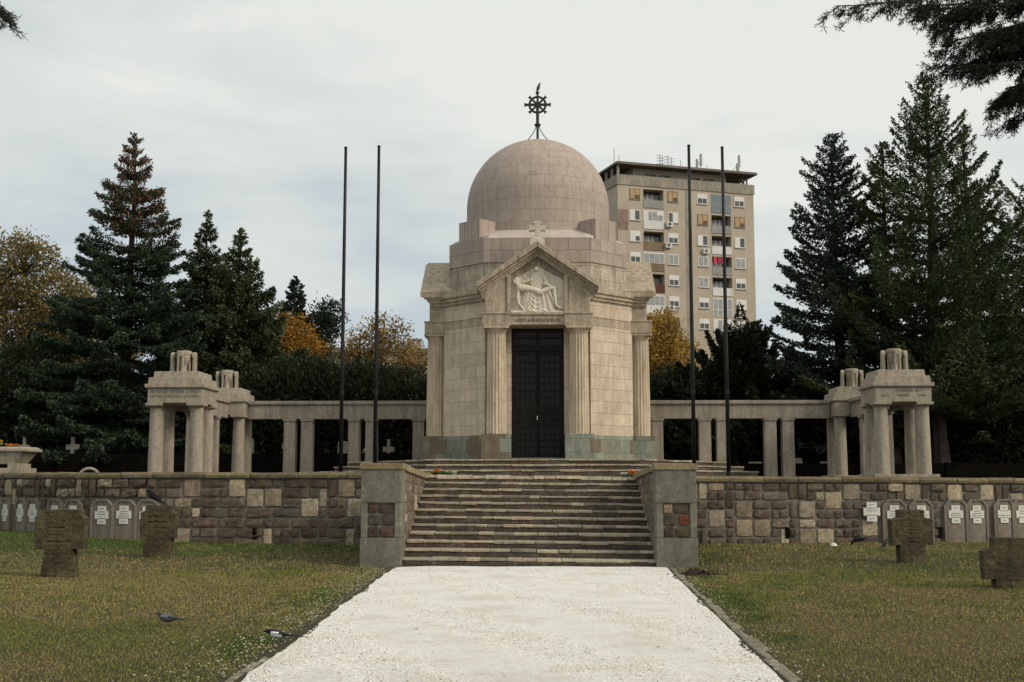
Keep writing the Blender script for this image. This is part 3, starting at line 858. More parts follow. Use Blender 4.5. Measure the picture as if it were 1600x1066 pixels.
rough_cross(7.62, 24.9, .05, crosspts(.26,.26,.41,.38,.86,.25,1.06), .26, 3, 'tall rough stone cross on the right lawn, standing before the plaques', 3, [(-.12,.12,.5,.01),(-.12,.12,.58,.01),(-.12,.12,.66,.01),(-.12,.1,.42,.01)])
rough_cross(7.55, 19.55, 0, crosspts(.235,.235,.40,.17,.59,.24,.80), .26, -4, 'low rough stone cross sunk into the right lawn near the picture edge', 4, [(-.12,.12,.42,.012),(-.12,.12,.36,.008)])

# ------------------------------------------------------------------ sarcophagus behind the left wall
sx = -16.75; sy = 39.7
sr = empty('sarcophagus', (sx-2, sy+.5, 1.8), 'pale stone sarcophagus with flared sides on the terrace at the far left', 'sarcophagus')
m = MB(); m.box(sx-3.1, sx-.12, sy, sy+1.2, 1.79, 2.12); m.build('base', PAV, sr, bevel=.02)
m = MB()
m.add([(sx-3.0,sy+.12,2.25),(sx-.42,sy+.12,2.25),(sx-.42,sy+1.1,2.25),(sx-3.0,sy+1.1,2.25),(sx-3.1,sy+.02,2.66),(sx-.10,sy+.02,2.66),(sx-.10,sy+1.2,2.66),(sx-3.1,sy+1.2,2.66)],
      [(0,3,2,1),(4,5,6,7),(0,1,5,4),(1,2,6,5),(2,3,7,6),(3,0,4,7)])
m.build('chest', PAV, sr, bevel=.015)
for xx in (sx-.62, sx-1.7, sx-2.9):
    m = MB(); m.box(xx, xx+.34, sy+.04, sy+1.1, 2.12, 2.27); m.build('foot', PAV, sr, bevel=.015)
m = MB(); m.taper(sx-3.2, sx+.02, sy-.06, sy+1.28, 2.66, 2.76, .0, .0); m.taper(sx-3.15, sx-.02, sy-.02, sy+1.24, 2.76, 2.82, .08, .08); m.build('lid', PAV, sr, bevel=.02)
ORG = M_plain('orange_petals', (.75,.22,.02), .6, 0, .3, 20); GRNL = M_plain('leaf_green', (.05,.12,.03), .6, 0, .4, 20); WHT = M_plain('white_petals', (.8,.78,.7), .6, 0, .1, 20); YEL = M_plain('yellow_petals', (.8,.5,.06), .6, 0, .2, 20)
def bouquet(x, y, z, label, s, parts, seed, name='flower_bouquet', cat='flowers', group=None):
    r = random.Random(seed); root = empty(name, (x,y,z), label, cat, group)
    for (pn, mat, dx, n, sz, spread, h) in parts:
        m = MB()
        for _ in range(n):
            a = r.random()*2*PI; rad = spread*s*math.sqrt(r.random()); px_ = x+dx*s+rad*math.cos(a); py_ = y+rad*math.sin(a); pz = z+h*s*r.uniform(.3,1)
            q = sz*s*r.uniform(.6,1.2)
            for k in range(5):
                t = 2*PI*k/5+r.random(); 
                m.add([(px_,py_,pz),(px_+q*math.cos(t-.5),py_+q*math.sin(t-.5)*.8,pz+q*r.uniform(0,.6)),(px_+q*1.2*math.cos(t),py_+q*1.2*math.sin(t),pz+q*r.uniform(.1,.9)),(px_+q*math.cos(t+.5),py_+q*math.sin(t+.5),pz+q*r.uniform(0,.6))], [(0,1,2,3)])
        m.build(pn, mat, root, uv=False)
bouquet(-2.28, 30.1, 1.80, 'bunch of orange and white flowers with green leaves at the top left of the staircase', 1, [('orange_bloom',ORG,-.12,26,.045,.10,.16),('white_bloom',WHT,.30,22,.035,.13,.12),('foliage',GRNL,.08,90,.05,.30,.10)], 1)
bouquet(2.30, 29.9, 1.80, 'small bunch with orange and white flowers beside the right stair wall', .8, [('orange_bloom',ORG,.16,22,.05,.10,.17),('white_bloom',WHT,-.10,18,.045,.08,.09),('foliage',GRNL,.0,30,.04,.16,.06)], 2)
for i, (dx, lab, mt, n) in enumerate(((-.62,'orange flowers lying at the right end of the sarcophagus lid',ORG,30),(-1.05,'small yellow and orange posy in the middle of the sarcophagus lid',YEL,14))):
    bouquet(sx+dx, sy+.35, 2.82, lab, 1, [('bloom',mt,0,n,.04,.22 if i == 0 else .07,.09 if i == 0 else .22)], 5+i)
lan = empty('grave_lantern', (sx-1.25, sy+.4, 2.82), 'small glass grave lantern standing among flowers on the sarcophagus', 'lantern')
m = MB(); m.lathe(sx-1.25, sy+.4, [(.05,2.82),(.06,2.9),(.055,3.02),(.03,3.05)], 10); m.build('glass_body', M_plain('lantern_glass',(.35,.37,.36),.15,0,.1), lan, smooth=True)
m = MB(); m.lathe(sx-1.25, sy+.4, [(.062,3.03),(.04,3.09),(.012,3.12)], 10); m.build('lid', M_plain('lantern_cap',(.45,.36,.15),.35,.7,.1), lan)
# pale curved rim of an unidentified thing just above the coping
m = MB(); pts = [(-14.55+.36*math.cos(t), 39.5, 1.74+.36*math.sin(t)) for t in np.linspace(0, PI, 14)]
m.tube(pts, .05, 8); tag(m.build('curved_rim', M_plain('rim_stone',(.42,.36,.3),.8,0,.3), smooth=True, uv=False, loc=(-14.55,39.5,1.79)), 'pale curved rim showing just above the left wall coping beside the sarcophagus', 'planter rim')
# litter, dirt
m = MB(Matrix.Translation((7.25,29.9,.135))); rr = random.Random(9)
vs = [((math.cos(a)*.10*rr.uniform(.7,1.2)), math.sin(a)*.06*rr.uniform(.7,1.2), 0) for a in np.linspace(0,2*PI,9)[:-1]] + [(math.cos(a)*.06, math.sin(a)*.04, rr.uniform(.04,.075)) for a in np.linspace(0,2*PI,9)[:-1]]
m.add(vs, [(i,(i+1)%8,8+(i+1)%8,8+i) for i in range(8)]+[tuple(range(8,16))])
tag(m.build('litter', M_plain('paper_white',(.78,.78,.76),.7,0,.05), uv=False, loc=(7.25,29.9,.12)), 'crumpled white scrap of paper lying on the right lawn', 'litter')
k = 900; a = rng.random(k)*2*PI; rad = np.abs(rng.normal(0,.5,k)); x = 2.93+rad*np.cos(a)*.20+np.maximum(0,rng.normal(0,.18,k))*(rng.random(k)<.3); y = 22.3+rad*np.sin(a)*.28
T1, C1 = octas(x, y, gz(x,y)+.10*np.exp(-(rad/.5)**2)*rng.random(k), .02+.03*rng.random(k), np.array([[.035,.022,.015]])*(.5+.9*rng.random((k,1))))
tag(soup('soil_heap', T1, 3, PEB, col=C1, loc=(2.95,22.3,0)), 'small heap of dark soil beside the right end of the path', 'soil heap')
# ------------------------------------------------------------------ the domed chapel
ch = empty('chapel', (CX, CY, 2.3), 'domed octagonal stone chapel with fluted columns, pediment relief and wheel cross', 'chapel')
T0 = Matrix.Translation((CX, CY, 0))
def rot(k): return T0 @ Matrix.Rotation(k*PI/2, 4, 'Z')
def octa(a, b): return [(-a,-b),(a,-b),(b,-a),(b,a),(a,b),(-a,b),(-b,a),(-b,-a)]

# lower wall: octagon with a door opening at the front
m = MB(T0); D = 4.8
for k in range(4):
    mk_ = Matrix.Rotation(k*PI/2,4,'Z'); m.M = T0 @ mk_
    # diagonal wall
    m.prism([(1.68,-3.12),(3.12,-1.68),(2.2,-1.0),(1.0,-2.2)], 3.13, 7.44)
    if k != 0: m.prism([(-1.68,-3.05),(1.68,-3.05),(1.0,-2.2),(-1.0,-2.2)], 2.5, 7.44)
m.M = T0
for s in (-1, 1):
    a, b = sorted((s*.84, s*1.70)); m.box(a, b, -3.05, -2.3, 3.13, 7.44)
m.box(-.84, .84, -3.04, -2.3, 6.56, 7.44)
wallo = m.build('wall', STONE, ch)
m = MB(T0)
m.prism(octa(1.72,2.93), 7.86, 8.72); m.build('attic_wall', STONE_A, ch)
# plinth of mixed green and brown blocks
t = NT('plinth_blocks'); t.rough(.8)
vo = t.node('ShaderNodeTexBrick'); uvn = t.node('ShaderNodeTexCoord'); t.link(uvn.outputs['UV'], vo.inputs['Vector'])
vo.inputs['Color1'].default_value = (0,0,0,1); vo.inputs['Color2'].default_value = (1,1,1,1); vo.inputs['Mortar'].default_value = (.5,.5,.5,1); vo.inputs['Scale'].default_value = 1; vo.inputs['Mortar Size'].default_value = .006
vo.inputs['Brick Width'].default_value = .47; vo.inputs['Row Height'].default_value = .43; vo.inputs['Bias'].default_value = 0; vo.offset = .37
pr = t.ramp(vo.outputs['Color'], [(.0,(.21,.225,.175)),(.40,(.27,.285,.225)),(.58,(.22,.232,.18)),(.62,(.20,.158,.108)),(1.,(.155,.122,.083))])
nn = t.noise(t.tc('Object'), 20, 5, .7); pr = t.mix(pr, t.ramp(nn, [(.3,.75),(.7,1.2)]), 1., 'MULTIPLY')
n3 = t.noise(t.tc('Object',(3,3,1.)), 1.5, 5, .7); pr = t.mix(pr, t.ramp(n3, [(.35,.75),(.6,1.1)]), 1., 'MULTIPLY')
t.base(t.mix(pr, (.10,.10,.08), vo.outputs['Fac'])); t.normal(t.bump(nn, .3, .01)); PLINTH = t.m
m = MB(T0)
for k in range(4):
    m.M = T0 @ Matrix.Rotation(k*PI/2,4,'Z')
    m.prism([(1.665,-3.20),(3.20,-1.665),(2.2,-1.0),(1.0,-2.2)], 2.2, 3.145)
    for s in (-1, 1):
        a, b = sorted((s*.845, s*1.76)); m.box(a, b, -3.82, -2.6, 2.2, 3.16)
    if k: m.box(-.85, .85, -3.16, -2.6, 2.2, 3.14)
m.build('plinth', PLINTH, ch, bevel=.008)
m = MB(T0); m.box(-.84,.84,-3.6,-2.3,2.2,2.42); m.build('threshold', GREEN, ch)

# belt course and main cornice, sweeping from each portico side round the diagonal
belt = [(-.1,6.93),(-.1,6.62),(.02,6.62),(.035,6.66),(.035,6.90),(.055,6.93)]
corn = [(-.3,7.40),(.03,7.40),(.05,7.46),(.10,7.47),(.10,7.54),(.125,7.56),(.165,7.57),(.165,7.645),(.185,7.67),(.215,7.68),(.23,7.70),(.23,7.86),(-.15,7.93),(-.3,7.93)]
for k in range(4):
    Mk = T0 @ Matrix.Rotation(k*PI/2,4,'Z'); m1 = MB(Mk); m2 = MB(Mk)
    line = [(1.66,-3.60),(1.66,-3.10),(3.10,-1.66),(3.60,-1.66)]
    m1.sweep(line[1:3], belt); m2.sweep(line, corn)
    m1.build('belt_course', STONE_P, ch); m2.build('cornice', STONE_P, ch)

# drum stages
m = MB(T0); m.prism(octa(1.74,2.95), 8.722, 9.53)
m.build('drum', DOME_B, ch)
for k in range(4):
    m = MB(rot(k)); m.prism([(1.9,-2.62),(2.62,-1.9),(1.9,-1.25),(1.35,-1.25),(1.25,-1.9)], 9.525, 10.25)
    m.build('corner_block', DOME_C, ch)
for k in range(4):        # weathered slope between the blocks up to the dome
    m = MB(rot(k)); N = 14; vs = []
    for i in range(N+1):
        a = -1+2*i/N; xf = 1.86*a; th = R_(-90+38*a)
        xi, yi = 2.46*math.cos(th), 2.46*math.sin(th)
        zf = 9.535
        vs += [(xf,-2.945+(0.32*max(0,abs(a)-.93)/.07),zf), (xf*.93+xi*.07,-2.8 if abs(a) < .95 else -2.62, zf+.12), (xf*.5+xi*.5, (yi-2.7)/2, zf+.27), (xi, yi+.0, zf+.36+.08*abs(a)), (xi*.9, yi*.9, zf+.40)]
    fs = [(i*5+j, (i+1)*5+j, (i+1)*5+j+1, i*5+j+1) for i in range(N) for j in range(4)]
    m.add(vs, fs)
    m.build('weathering_slope', DOME_L, ch, smooth=False)
# dome with coursed block UVs
Rr = 2.48; zc = 11.09; ds = .395; s0 = -1.67
me = bpy.data.meshes.new('dome'); vs = []; fs = []; uvs = []
courses = int(round((Rr*PI/2 - s0)/ds)); NA = 120
prof = []
for c in range(courses+1):
    for q in range(4):
        s_ = s0 + (c+q/4)*ds
        if s_ > Rr*PI/2-.02: s_ = Rr*PI/2-.02
        prof.append((s_, c+q/4, c))
ncount = lambda s_: max(6, int(round(2*PI*Rr*math.cos(max(0,s_)/Rr)/.64)))
for i in range(len(prof)-1):
    sA, vA, cA = prof[i]; sB, vB, _ = prof[i+1]
    if sB <= sA: continue
    nb = ncount(s0+(cA+.5)*ds) if s0+(cA+.5)*ds > .3 else 24
    def P(s_, a):
        if s_ < 0: r, z = Rr, zc+s_
        else: r, z = Rr*math.cos(s_/Rr), zc+Rr*math.sin(s_/Rr)
        return (r*math.cos(a), r*math.sin(a), z)
    for k in range(NA):
        a0, a1 = 2*PI*k/NA, 2*PI*(k+1)/NA; b = len(vs)
        vs += [P(sA,a0),P(sA,a1),P(sB,a1),P(sB,a0)]; fs.append((b,b+1,b+2,b+3))
        off = cA*.5 + .13
        uvs += [(a0/(2*PI)*nb+off, vA),(a1/(2*PI)*nb+off, vA),(a1/(2*PI)*nb+off, vB),(a0/(2*PI)*nb+off, vB)]
b = len(vs); fs.append(tuple(range(b, b+24))); vs += [(.06*math.cos(2*PI*k/24), .06*math.sin(2*PI*k/24), zc+Rr-.001) for k in range(24)]; uvs += [(.5,.5)]*24
me.from_pydata([(x,y,z-2.3) for x,y,z in vs], [], fs)
lay = me.uv_layers.new(name='UVMap'); lay.data.foreach_set('uv', np.array(uvs, dtype=np.float32).ravel())
import bmesh
bm = bmesh.new(); bm.from_mesh(me); bmesh.ops.remove_doubles(bm, verts=bm.verts, dist=.0005); bm.to_mesh(me); bm.free()
me.polygons.foreach_set('use_smooth', [True]*len(me.polygons)); me.materials.append(DOME)
for n_ in DOME.node_tree.nodes:
    if n_.type == 'TEX_BRICK': n_.offset = 0.0
do = bpy.data.objects.new('dome', me); COL.objects.link(do); do.parent = ch

# porticoes
def gable_line(x, top=9.05, eave=7.73, half=1.95): return top-(top-eave)*abs(x)/half
def column(parent, Mk, s):
    m = MB(Mk); c0 = (s*1.30, -3.40)
    fl = lambda r, k, z: r - .030*abs(math.sin(PI*(k%6)/6))**.8
    N = 14; prof = []
    for i in range(N+1):
        t_ = i/N; prof.append((.325-.035*t_**1.4, 3.16+3.19*t_))
    o = None
    m.lathe(c0[0], c0[1], prof, 120, rf=fl)
    col_ = m.build('column', STONE_C, parent, auto=50)
    m = MB(Mk)
    m.lathe(c0[0], c0[1], [(.275,6.33),(.283,6.36),(.30,6.365),(.30,6.385),(.315,6.41),(.35,6.46),(.365,6.49)], 40)
    a, b = c0[0]-.40, c0[0]+.40
    m.box(a, b, c0[1]-.385, c0[1]+.36, 6.49, 6.552)
    m.build('capital', STONE_C, col_, auto=40)
for k in range(4):
    Mk = rot(k); front = (k == 0)
    port = empty('portico', tuple(Mk @ Vector((0,-3.4,2.3))), None, None); port.parent = ch; port.location = (Mk @ Vector((0,-3.4,2.3)))-root_loc(ch)
    # impost / architrave blocks over the columns and flanking panels up to the gable
    for s in (-1, 1):
        m = MB(Mk)
        a, b = sorted((s*.845, s*1.735)); m.box(a, b, -3.76, -3.0, 6.555, 6.93)
        a, b = sorted((s*.83, s*1.76)); m.box(a, b, -3.785, -3.0, 6.93, 6.975)
        p = [(.98,6.975),(1.66,6.975),(1.66,gable_line(1.66)-.22),(.98,gable_line(.98)-.22)]
        p = p if s > 0 else [(-x,z) for x,z in reversed(p)]
        m.extr_y(p, -3.61, -3.05)
        p = [(.845,6.975),(.975,6.975),(.975,gable_line(.975)-.22),(.845,gable_line(.845)-.22)]
        p = p if s > 0 else [(-x,z) for x,z in reversed(p)]
        m.extr_y(p, -3.65, -3.05)
        m.build('gable_pier', STONE_P, port, bevel=.01)
    m = MB(Mk)
    # raking cornice in three fasciae with a projecting slab
    A_ = math.atan2(1.32,1.95)
    for s in (-1, 1):
        for (t0, t1, yf, ex) in ((.0,.012,-3.86,-.01),(-.07,-.002,-3.78,-.05),(-.14,-.072,-3.70,-.10),(-.205,-.142,-3.655,-.14)):
            e = 1.95+ex; z_e = 7.73-(ex)*1.32/1.95
            up = 1/math.cos(A_)
            pl = [(0,9.05+t0*up),(0,9.05+t1*up),(e,z_e+t1*up),(e,z_e+t0*up)]
            pl = [(x,z) for x,z in pl]
            if s > 0: pl = [(e,z_e+t0*up),(e,z_e+t1*up),(0,9.05+t1*up),(0,9.05+t0*up)]
            else: pl = [(-e,z_e+t1*up),(-e,z_e+t0*up),(0,9.05+t0*up),(0,9.05+t1*up)]
            m.extr_y(pl, yf, -2.95)
    m.build('raking_cornice', STONE_P, port, bevel=.006)
    # roof slabs over the gable running back to the drum
    m = MB(Mk)
    for s in (-1, 1):
        for (u0, u1) in ((.0,.33),(.34,.66),(.67,1.)):
            xa, xb = 1.94*u0, 1.94*u1; za, zb = gable_line(xa)+.18, gable_line(xb)+.18
            pl = [(xa,za-.04),(xb,zb-.04),(xb,zb+.03),(xa,za+.03)]
            if s < 0: pl = [(-x,z) for x,z in reversed(pl)]
            m.extr_y(pl, -3.84, -2.5)
    m.build('roof', STONE_P, port, bevel=.006)
    # tympanum back, lintel
    m = MB(Mk)
    for s in (-1,1):
        for (u0,u1) in ((.004,.30),(.31,.62),(.63,1.)):
            xa, xb = 1.935*u0, 1.935*u1; za, zb = gable_line(xa), gable_line(xb)
            pl = [(xa,za+.016),(xb,zb+.016),(xb,zb+.165),(xa,za+.165)]
            if s < 0: pl = [(-x,z) for x,z in reversed(pl)]
            m.extr_y(pl, -3.90, -2.96)
    m.build('coping_slab', STONE_P, port, bevel=.006)
    m = MB(Mk); m.extr_y([(-.86,6.56),(.86,6.56),(.86,8.30),(0,8.82),(-.86,8.30)], -3.42, -3.05)
    m.build('tympanum', STONE_P, port)
    m = MB(Mk); m.box(-.843,.843,-3.66,-3.06,6.60,6.91); m.box(-.843,.843,-3.70,-3.4,6.91,6.99)
    lint = m.build('lintel', STONE_P, port, bevel=.008)
    for s in (-1, 1): column(port, Mk, s)

# pieta relief as a carved height field
def relief():
    def X(cx): return (cx-708)*.00284
    def Zr(cy): return 7.02+(757-cy)*.00292
    caps = []   # (x0,z0,x1,z1,r0,r1,height)
    def C(a, b, c, d, r0, r1, h, k=1.): caps.append((X(a),Zr(b),X(c),Zr(d),r0*.0028,r1*.0028,h,k))
    C(695,300,700,440,60,78,.05)                 # torso of the seated figure
    C(716,270,648,430,30,28,.045); C(738,270,830,470,30,24,.05); C(705,262,718,275,33,36,.045)   # veil
    C(690,278,693,296,24,20,.135)                # head
    C(640,400,545,432,20,14,.075); C(790,440,870,488,24,16,.085); C(870,488,790,500,15,13,.10)   # arms
    C(600,560,590,735,44,62,.075); C(830,550,850,735,46,60,.075); C(650,560,640,740,46,60,.07); C(780,560,770,740,46,60,.065); C(712,580,712,740,60,60,.05)
    C(462,415,470,428,36,30,.09); C(480,455,500,478,22,28,.08)     # reclining head and neck
    C(512,488,590,498,48,40,.125); C(590,498,680,518,40,30,.11); C(680,518,750,545,30,40,.115); C(470,400,455,432,30,24,.10); C(745,540,850,505,34,28,.12)   # body across the lap
    C(850,500,890,500,28,24,.125); C(890,500,915,680,24,15,.11); C(915,690,985,722,14,10,.10)
    C(830,520,900,660,24,14,.09); C(900,668,960,728,12,9,.085)
    C(492,510,484,610,24,18,.10); C(484,610,500,665,17,14,.095); C(500,665,560,742,13,9,.09)     # hanging arm
    C(620,742,650,748,18,12,.09); C(775,738,800,748,18,12,.09)   # feet
    NX, NZ = 150, 140
    vs = []; 
    top = lambda x: 8.52-abs(x)*.60 if abs(x) < .80 else 8.04
    gx = np.linspace(-.84,.84,NX+1); tz = np.linspace(0,1,NZ+1)
    GX, GT = np.meshgrid(gx, tz); TOP = 8.50-np.abs(GX)*.545; GZ = 7.0+(TOP-7.0)*GT
    H = np.full(GX.shape, .0)
    # bench, ground ledge, rays and halo in low relief
    H = np.where(np.abs(GZ-Zr(580)) < .055, .018, H); H = np.maximum(H, .085*sstep(.085,.03,np.abs(GZ-7.02)))
    rad = np.hypot(GX-X(690), GZ-Zr(275)); an = np.arctan2(GZ-Zr(275), GX-X(690))
    H = np.maximum(H, .016*sstep(.50,.48,rad)*(.6+.4*(np.sin(an*14) > -.8)))
    for (x0,z0,x1,z1,r0,r1,h,k) in caps:
        dx, dz = x1-x0, z1-z0; L2 = dx*dx+dz*dz+1e-9
        t_ = np.clip(((GX-x0)*dx+(GZ-z0)*dz)/L2, 0, 1); r = r0+(r1-r0)*t_
        d = np.hypot(GX-x0-dx*t_, GZ-z0-dz*t_)/r
        b = np.where(d < 1, h*.45 + h*.55*np.sqrt(np.maximum(0,1-d*d)) + .012, 0)
        b = b*sstep(1.04,.93,d)
        H = np.maximum(H, b)
    # drapery folds of the robe
    dz = (Zr(545)-GZ); rob = (GX > X(560)) & (GX < X(900)) & (dz > 0) & (GZ > 7.04)
    cat = (GX-X(712))**2*3.2+dz*.9
    fold = np.sin(cat*46+GX*4)*.5+np.sin((GX-X(712))*58/(1+dz*1.2))*.5
    H = np.where(rob & (H > .05), H + .014*fold, H)
    tor = (np.abs(GX-X(700)) < .28) & (GZ > Zr(470)) & (GZ < Zr(330)) & (H > .04)
    H = np.where(tor, H+.004*np.sin((GX)*60+GZ*30+3*np.sin(GZ*20)), H)
    # face: eyes, nose, mouth on the two heads
    def dent(cx, cy, r, d):
        nonlocal H
        q = np.hypot(GX-X(cx), GZ-Zr(cy)); H = H + d*np.exp(-(q/(r*.0028))**2)
    for (cx, cy) in ((682,276),(698,276),(450,412),(466,404)): dent(cx, cy, 5, -.014)
    dent(690,284,4,.014); dent(690,297,5,-.010); dent(448,420,4,.012)
    H += .003*(fbm(GX*40+5, GZ*40, 3)-.5)
    n1_ = NX+1
    vs = [(float(x), float(-3.45-h), float(z)) for x, h, z in zip(GX.ravel(), 1.4*H.ravel(), GZ.ravel())]
    fs = [(j*n1_+i, j*n1_+i+1, (j+1)*n1_+i+1, (j+1)*n1_+i) for j in range(NZ) for i in range(NX)]
    m = MB(T0); m.add(vs, fs); return m
relf = relief().build('relief', RELIEF, ch, smooth=True)
tag(relf, 'pale carved relief of a seated veiled woman holding a dead man across her lap')
# stone cross on the front gable
m = MB(T0); y0, y1 = -3.72, -3.50
m.taper(-.23,.23,y0-.06,y1+.06,9.10,9.34,.0,.0); m.taper(-.15,.15,y0-.01,y1+.01,9.34,9.42,.05,.02)
m.box(-.085,.085,y0,y1,9.41,9.92); m.box(-.25,-.085,y0,y1,9.62,9.77); m.box(.085,.25,y0,y1,9.62,9.77)
m.box(-.115,.115,y0-.004,y1+.004,9.84,9.925); m.box(-.262,-.20,y0-.004,y1+.004,9.60,9.79); m.box(.20,.262,y0-.004,y1+.004,9.60,9.79)
m.build('gable_cross', M_stone('pale_cross',(.60,.54,.42),(.74,.67,.53),streak=.15,grain=.2), ch, bevel=.01)
# wheel cross on the dome
m = MB(T0)
m.tube([(0,0,13.5),(0,0,14.12)], .045, 10); m.tube([(0,0,14.12),(0,0,14.9)], .055, 10)
m.lathe(0,0,[(.05,14.12),(.11,14.15),(.12,14.19),(.06,14.24)], 12)
for s in (-1,1):
    m.tube([(s*(.06+.42*t_**1.5),0,14.12-.62*t_) for t_ in np.linspace(0,1,9)], .016, 6)
    m.tube([(0,s*(.06+.42*t_**1.5),14.12-.62*t_) for t_ in np.linspace(0,1,9)], .016, 6)
zc2 = 14.91
m.tube([(.285*math.cos(a),0,zc2+.285*math.sin(a)) for a in np.linspace(0,2*PI,33)], .042, 8)
for q in range(8):
    a = q*PI/4; L = .47 if q % 2 == 0 else .415
    if q == 6: L = .3
    w = .042 if q % 2 == 0 else .033
    ca, sa = math.cos(a), math.sin(a)
    def PP(r, o, y): return (r*ca-o*sa, y, zc2+r*sa+o*ca)
    for (r0, r1, w0, w1) in ((.0,L-.07,w,w*.85),(L-.07,L,w*.85,w*1.7)):
        m.add([PP(r0,-w0,-.04),PP(r1,-w1,-.04),PP(r1,w1,-.04),PP(r0,w0,-.04),PP(r0,-w0,.04),PP(r1,-w1,.04),PP(r1,w1,.04),PP(r0,w0,.04)],
              [(0,1,2,3),(7,6,5,4),(0,4,5,1),(1,5,6,2),(2,6,7,3),(3,7,4,0)])
m.tube([(0,-.06,zc2),(0,.06,zc2)], .10, 14)
m.build('wheel_cross', BRONZE, ch, uv=False)
# doors
tr = MB(T0); y0 = -3.0
tr.box(-.84,.84,y0,y0+.12,6.46,6.56); tr.box(-.84,.84,y0-.03,y0+.1,5.83,6.02)
tr.box(-.84,-.76,y0-.02,y0+.1,2.42,6.46); tr.box(.76,.84,y0-.02,y0+.1,2.42,6.46); tr.box(-.045,.045,y0-.03,y0+.1,6.02,6.46)
tr.box(-.76,.76,y0-.012,y0+.08,6.225,6.26); 
tro = tr.build('door_frame', IRON2, ch, bevel=.006)
m = MB(T0); m.box(-.76,.76,y0+.04,y0+.06,6.02,6.46); m.build('transom_panel', DGLASS, ch)
for s in (-1, 1):
    m = MB(T0); a, b = sorted((s*.012, s*.755))
    m.box(a, a+.07, y0, y0+.06, 2.44, 5.82); m.box(b-.07, b, y0, y0+.06, 2.44, 5.82)
    for z in (2.44, 3.38, 3.98, 5.72): m.box(a+.07, b-.07, y0+.002, y0+.058, z, z+.11)
    for (z0, z1, n) in ((2.60,3.36,4),(4.12,5.70,7)):
        for i in range(1, 4): x = a+.07+(b-a-.14)*i/4; m.box(x-.014, x+.014, y0+.008, y0+.05, z0-.05, z1+.02)
        for i in range(1, n): z = z0+(z1-z0)*i/n; m.box(a+.07, b-.07, y0+.012, y0+.046, z-.014, z+.014)
    for zz in (3.62, 3.85):
        for q in (.28,.72): 
            x = a+(b-a)*q; m.lathe(x, y0+.02, [(.0,zz-.04),(.05,zz-.02),(.05,zz+.02),(.0,zz+.04)], 8)
    m.box(a+.07,b-.07,y0+.014,y0+.05,3.49,3.98)
    leaf = m.build('door_leaf', IRON2, ch, bevel=.004)
    m = MB(T0); m.box(a+.05,b-.05,y0+.052,y0+.062,2.5,5.75); m.build('door_glass', DGLASS, leaf)
    if s < 0:
        m = MB(T0); m.tube([(-.02,y0-.0,3.72),(-.02,y0-.06,3.72),(-.02,y0-.07,3.66),(-.02,y0-.06,3.60)], .018, 8); m.lathe(-.02,y0-.03,[(.0,3.68),(.035,3.70),(.035,3.74),(.0,3.76)],10); m.build('handle', CHROME, leaf, smooth=True)
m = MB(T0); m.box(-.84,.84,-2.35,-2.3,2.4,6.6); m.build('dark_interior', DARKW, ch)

def text(body, name, mat, parent, loc, size, width=None, align='CENTER', ext=.004, rotz=0, sx=1.):
    cu = bpy.data.curves.new('txt','FONT'); cu.body = body; cu.size = size; cu.extrude = ext; cu.align_x = align; cu.space_character = 1.08
    o = bpy.data.objects.new('txt', cu); COL.objects.link(o)
    bpy.context.view_layer.update()
    dg = bpy.context.evaluated_depsgraph_get(); me = bpy.data.meshes.new_from_object(o.evaluated_get(dg)); bpy.data.objects.remove(o)
    if width:
        xs_ = [v.co.x for v in me.vertices]; k = width/(max(xs_)-min(xs_)); me.transform(Matrix.Diagonal((k,1,1,1)))
    me.transform(Matrix.Rotation(PI/2,4,'X')); me.transform(Matrix.Rotation(rotz,4,'Z'))
    me.materials.clear(); me.materials.append(mat); me.name = name
    q = bpy.data.objects.new(name, me); COL.objects.link(q)
    if parent is not None: q.parent = parent; q.location = Vector(loc)-root_loc(parent)
    else: q.location = loc
    return q
text('A COSTE LACER NOT ACOSTES LOO', 'inscription', INK, ch, (CX, CY-3.664, 6.70), .135, 1.42, ext=.006)
LETM = M_plain('transom_letters', (.055,.045,.036), .5, .3, .2)
text('FUER', 'transom_inscription', LETM, ch, (CX-.40, CY-3.0, 6.29), .19, .56, ext=.012)
text('ENDET', 'transom_inscription', LETM, ch, (CX+.40, CY-3.0, 6.29), .19, .56, ext=.012)
text('VMENS', 'transom_inscription', LETM, ch, (CX-.40, CY-3.0, 6.06), .18, .58, ext=.012)
text('TEILER', 'transom_inscription', LETM, ch, (CX+.40, CY-3.0, 6.06), .18, .58, ext=.012)
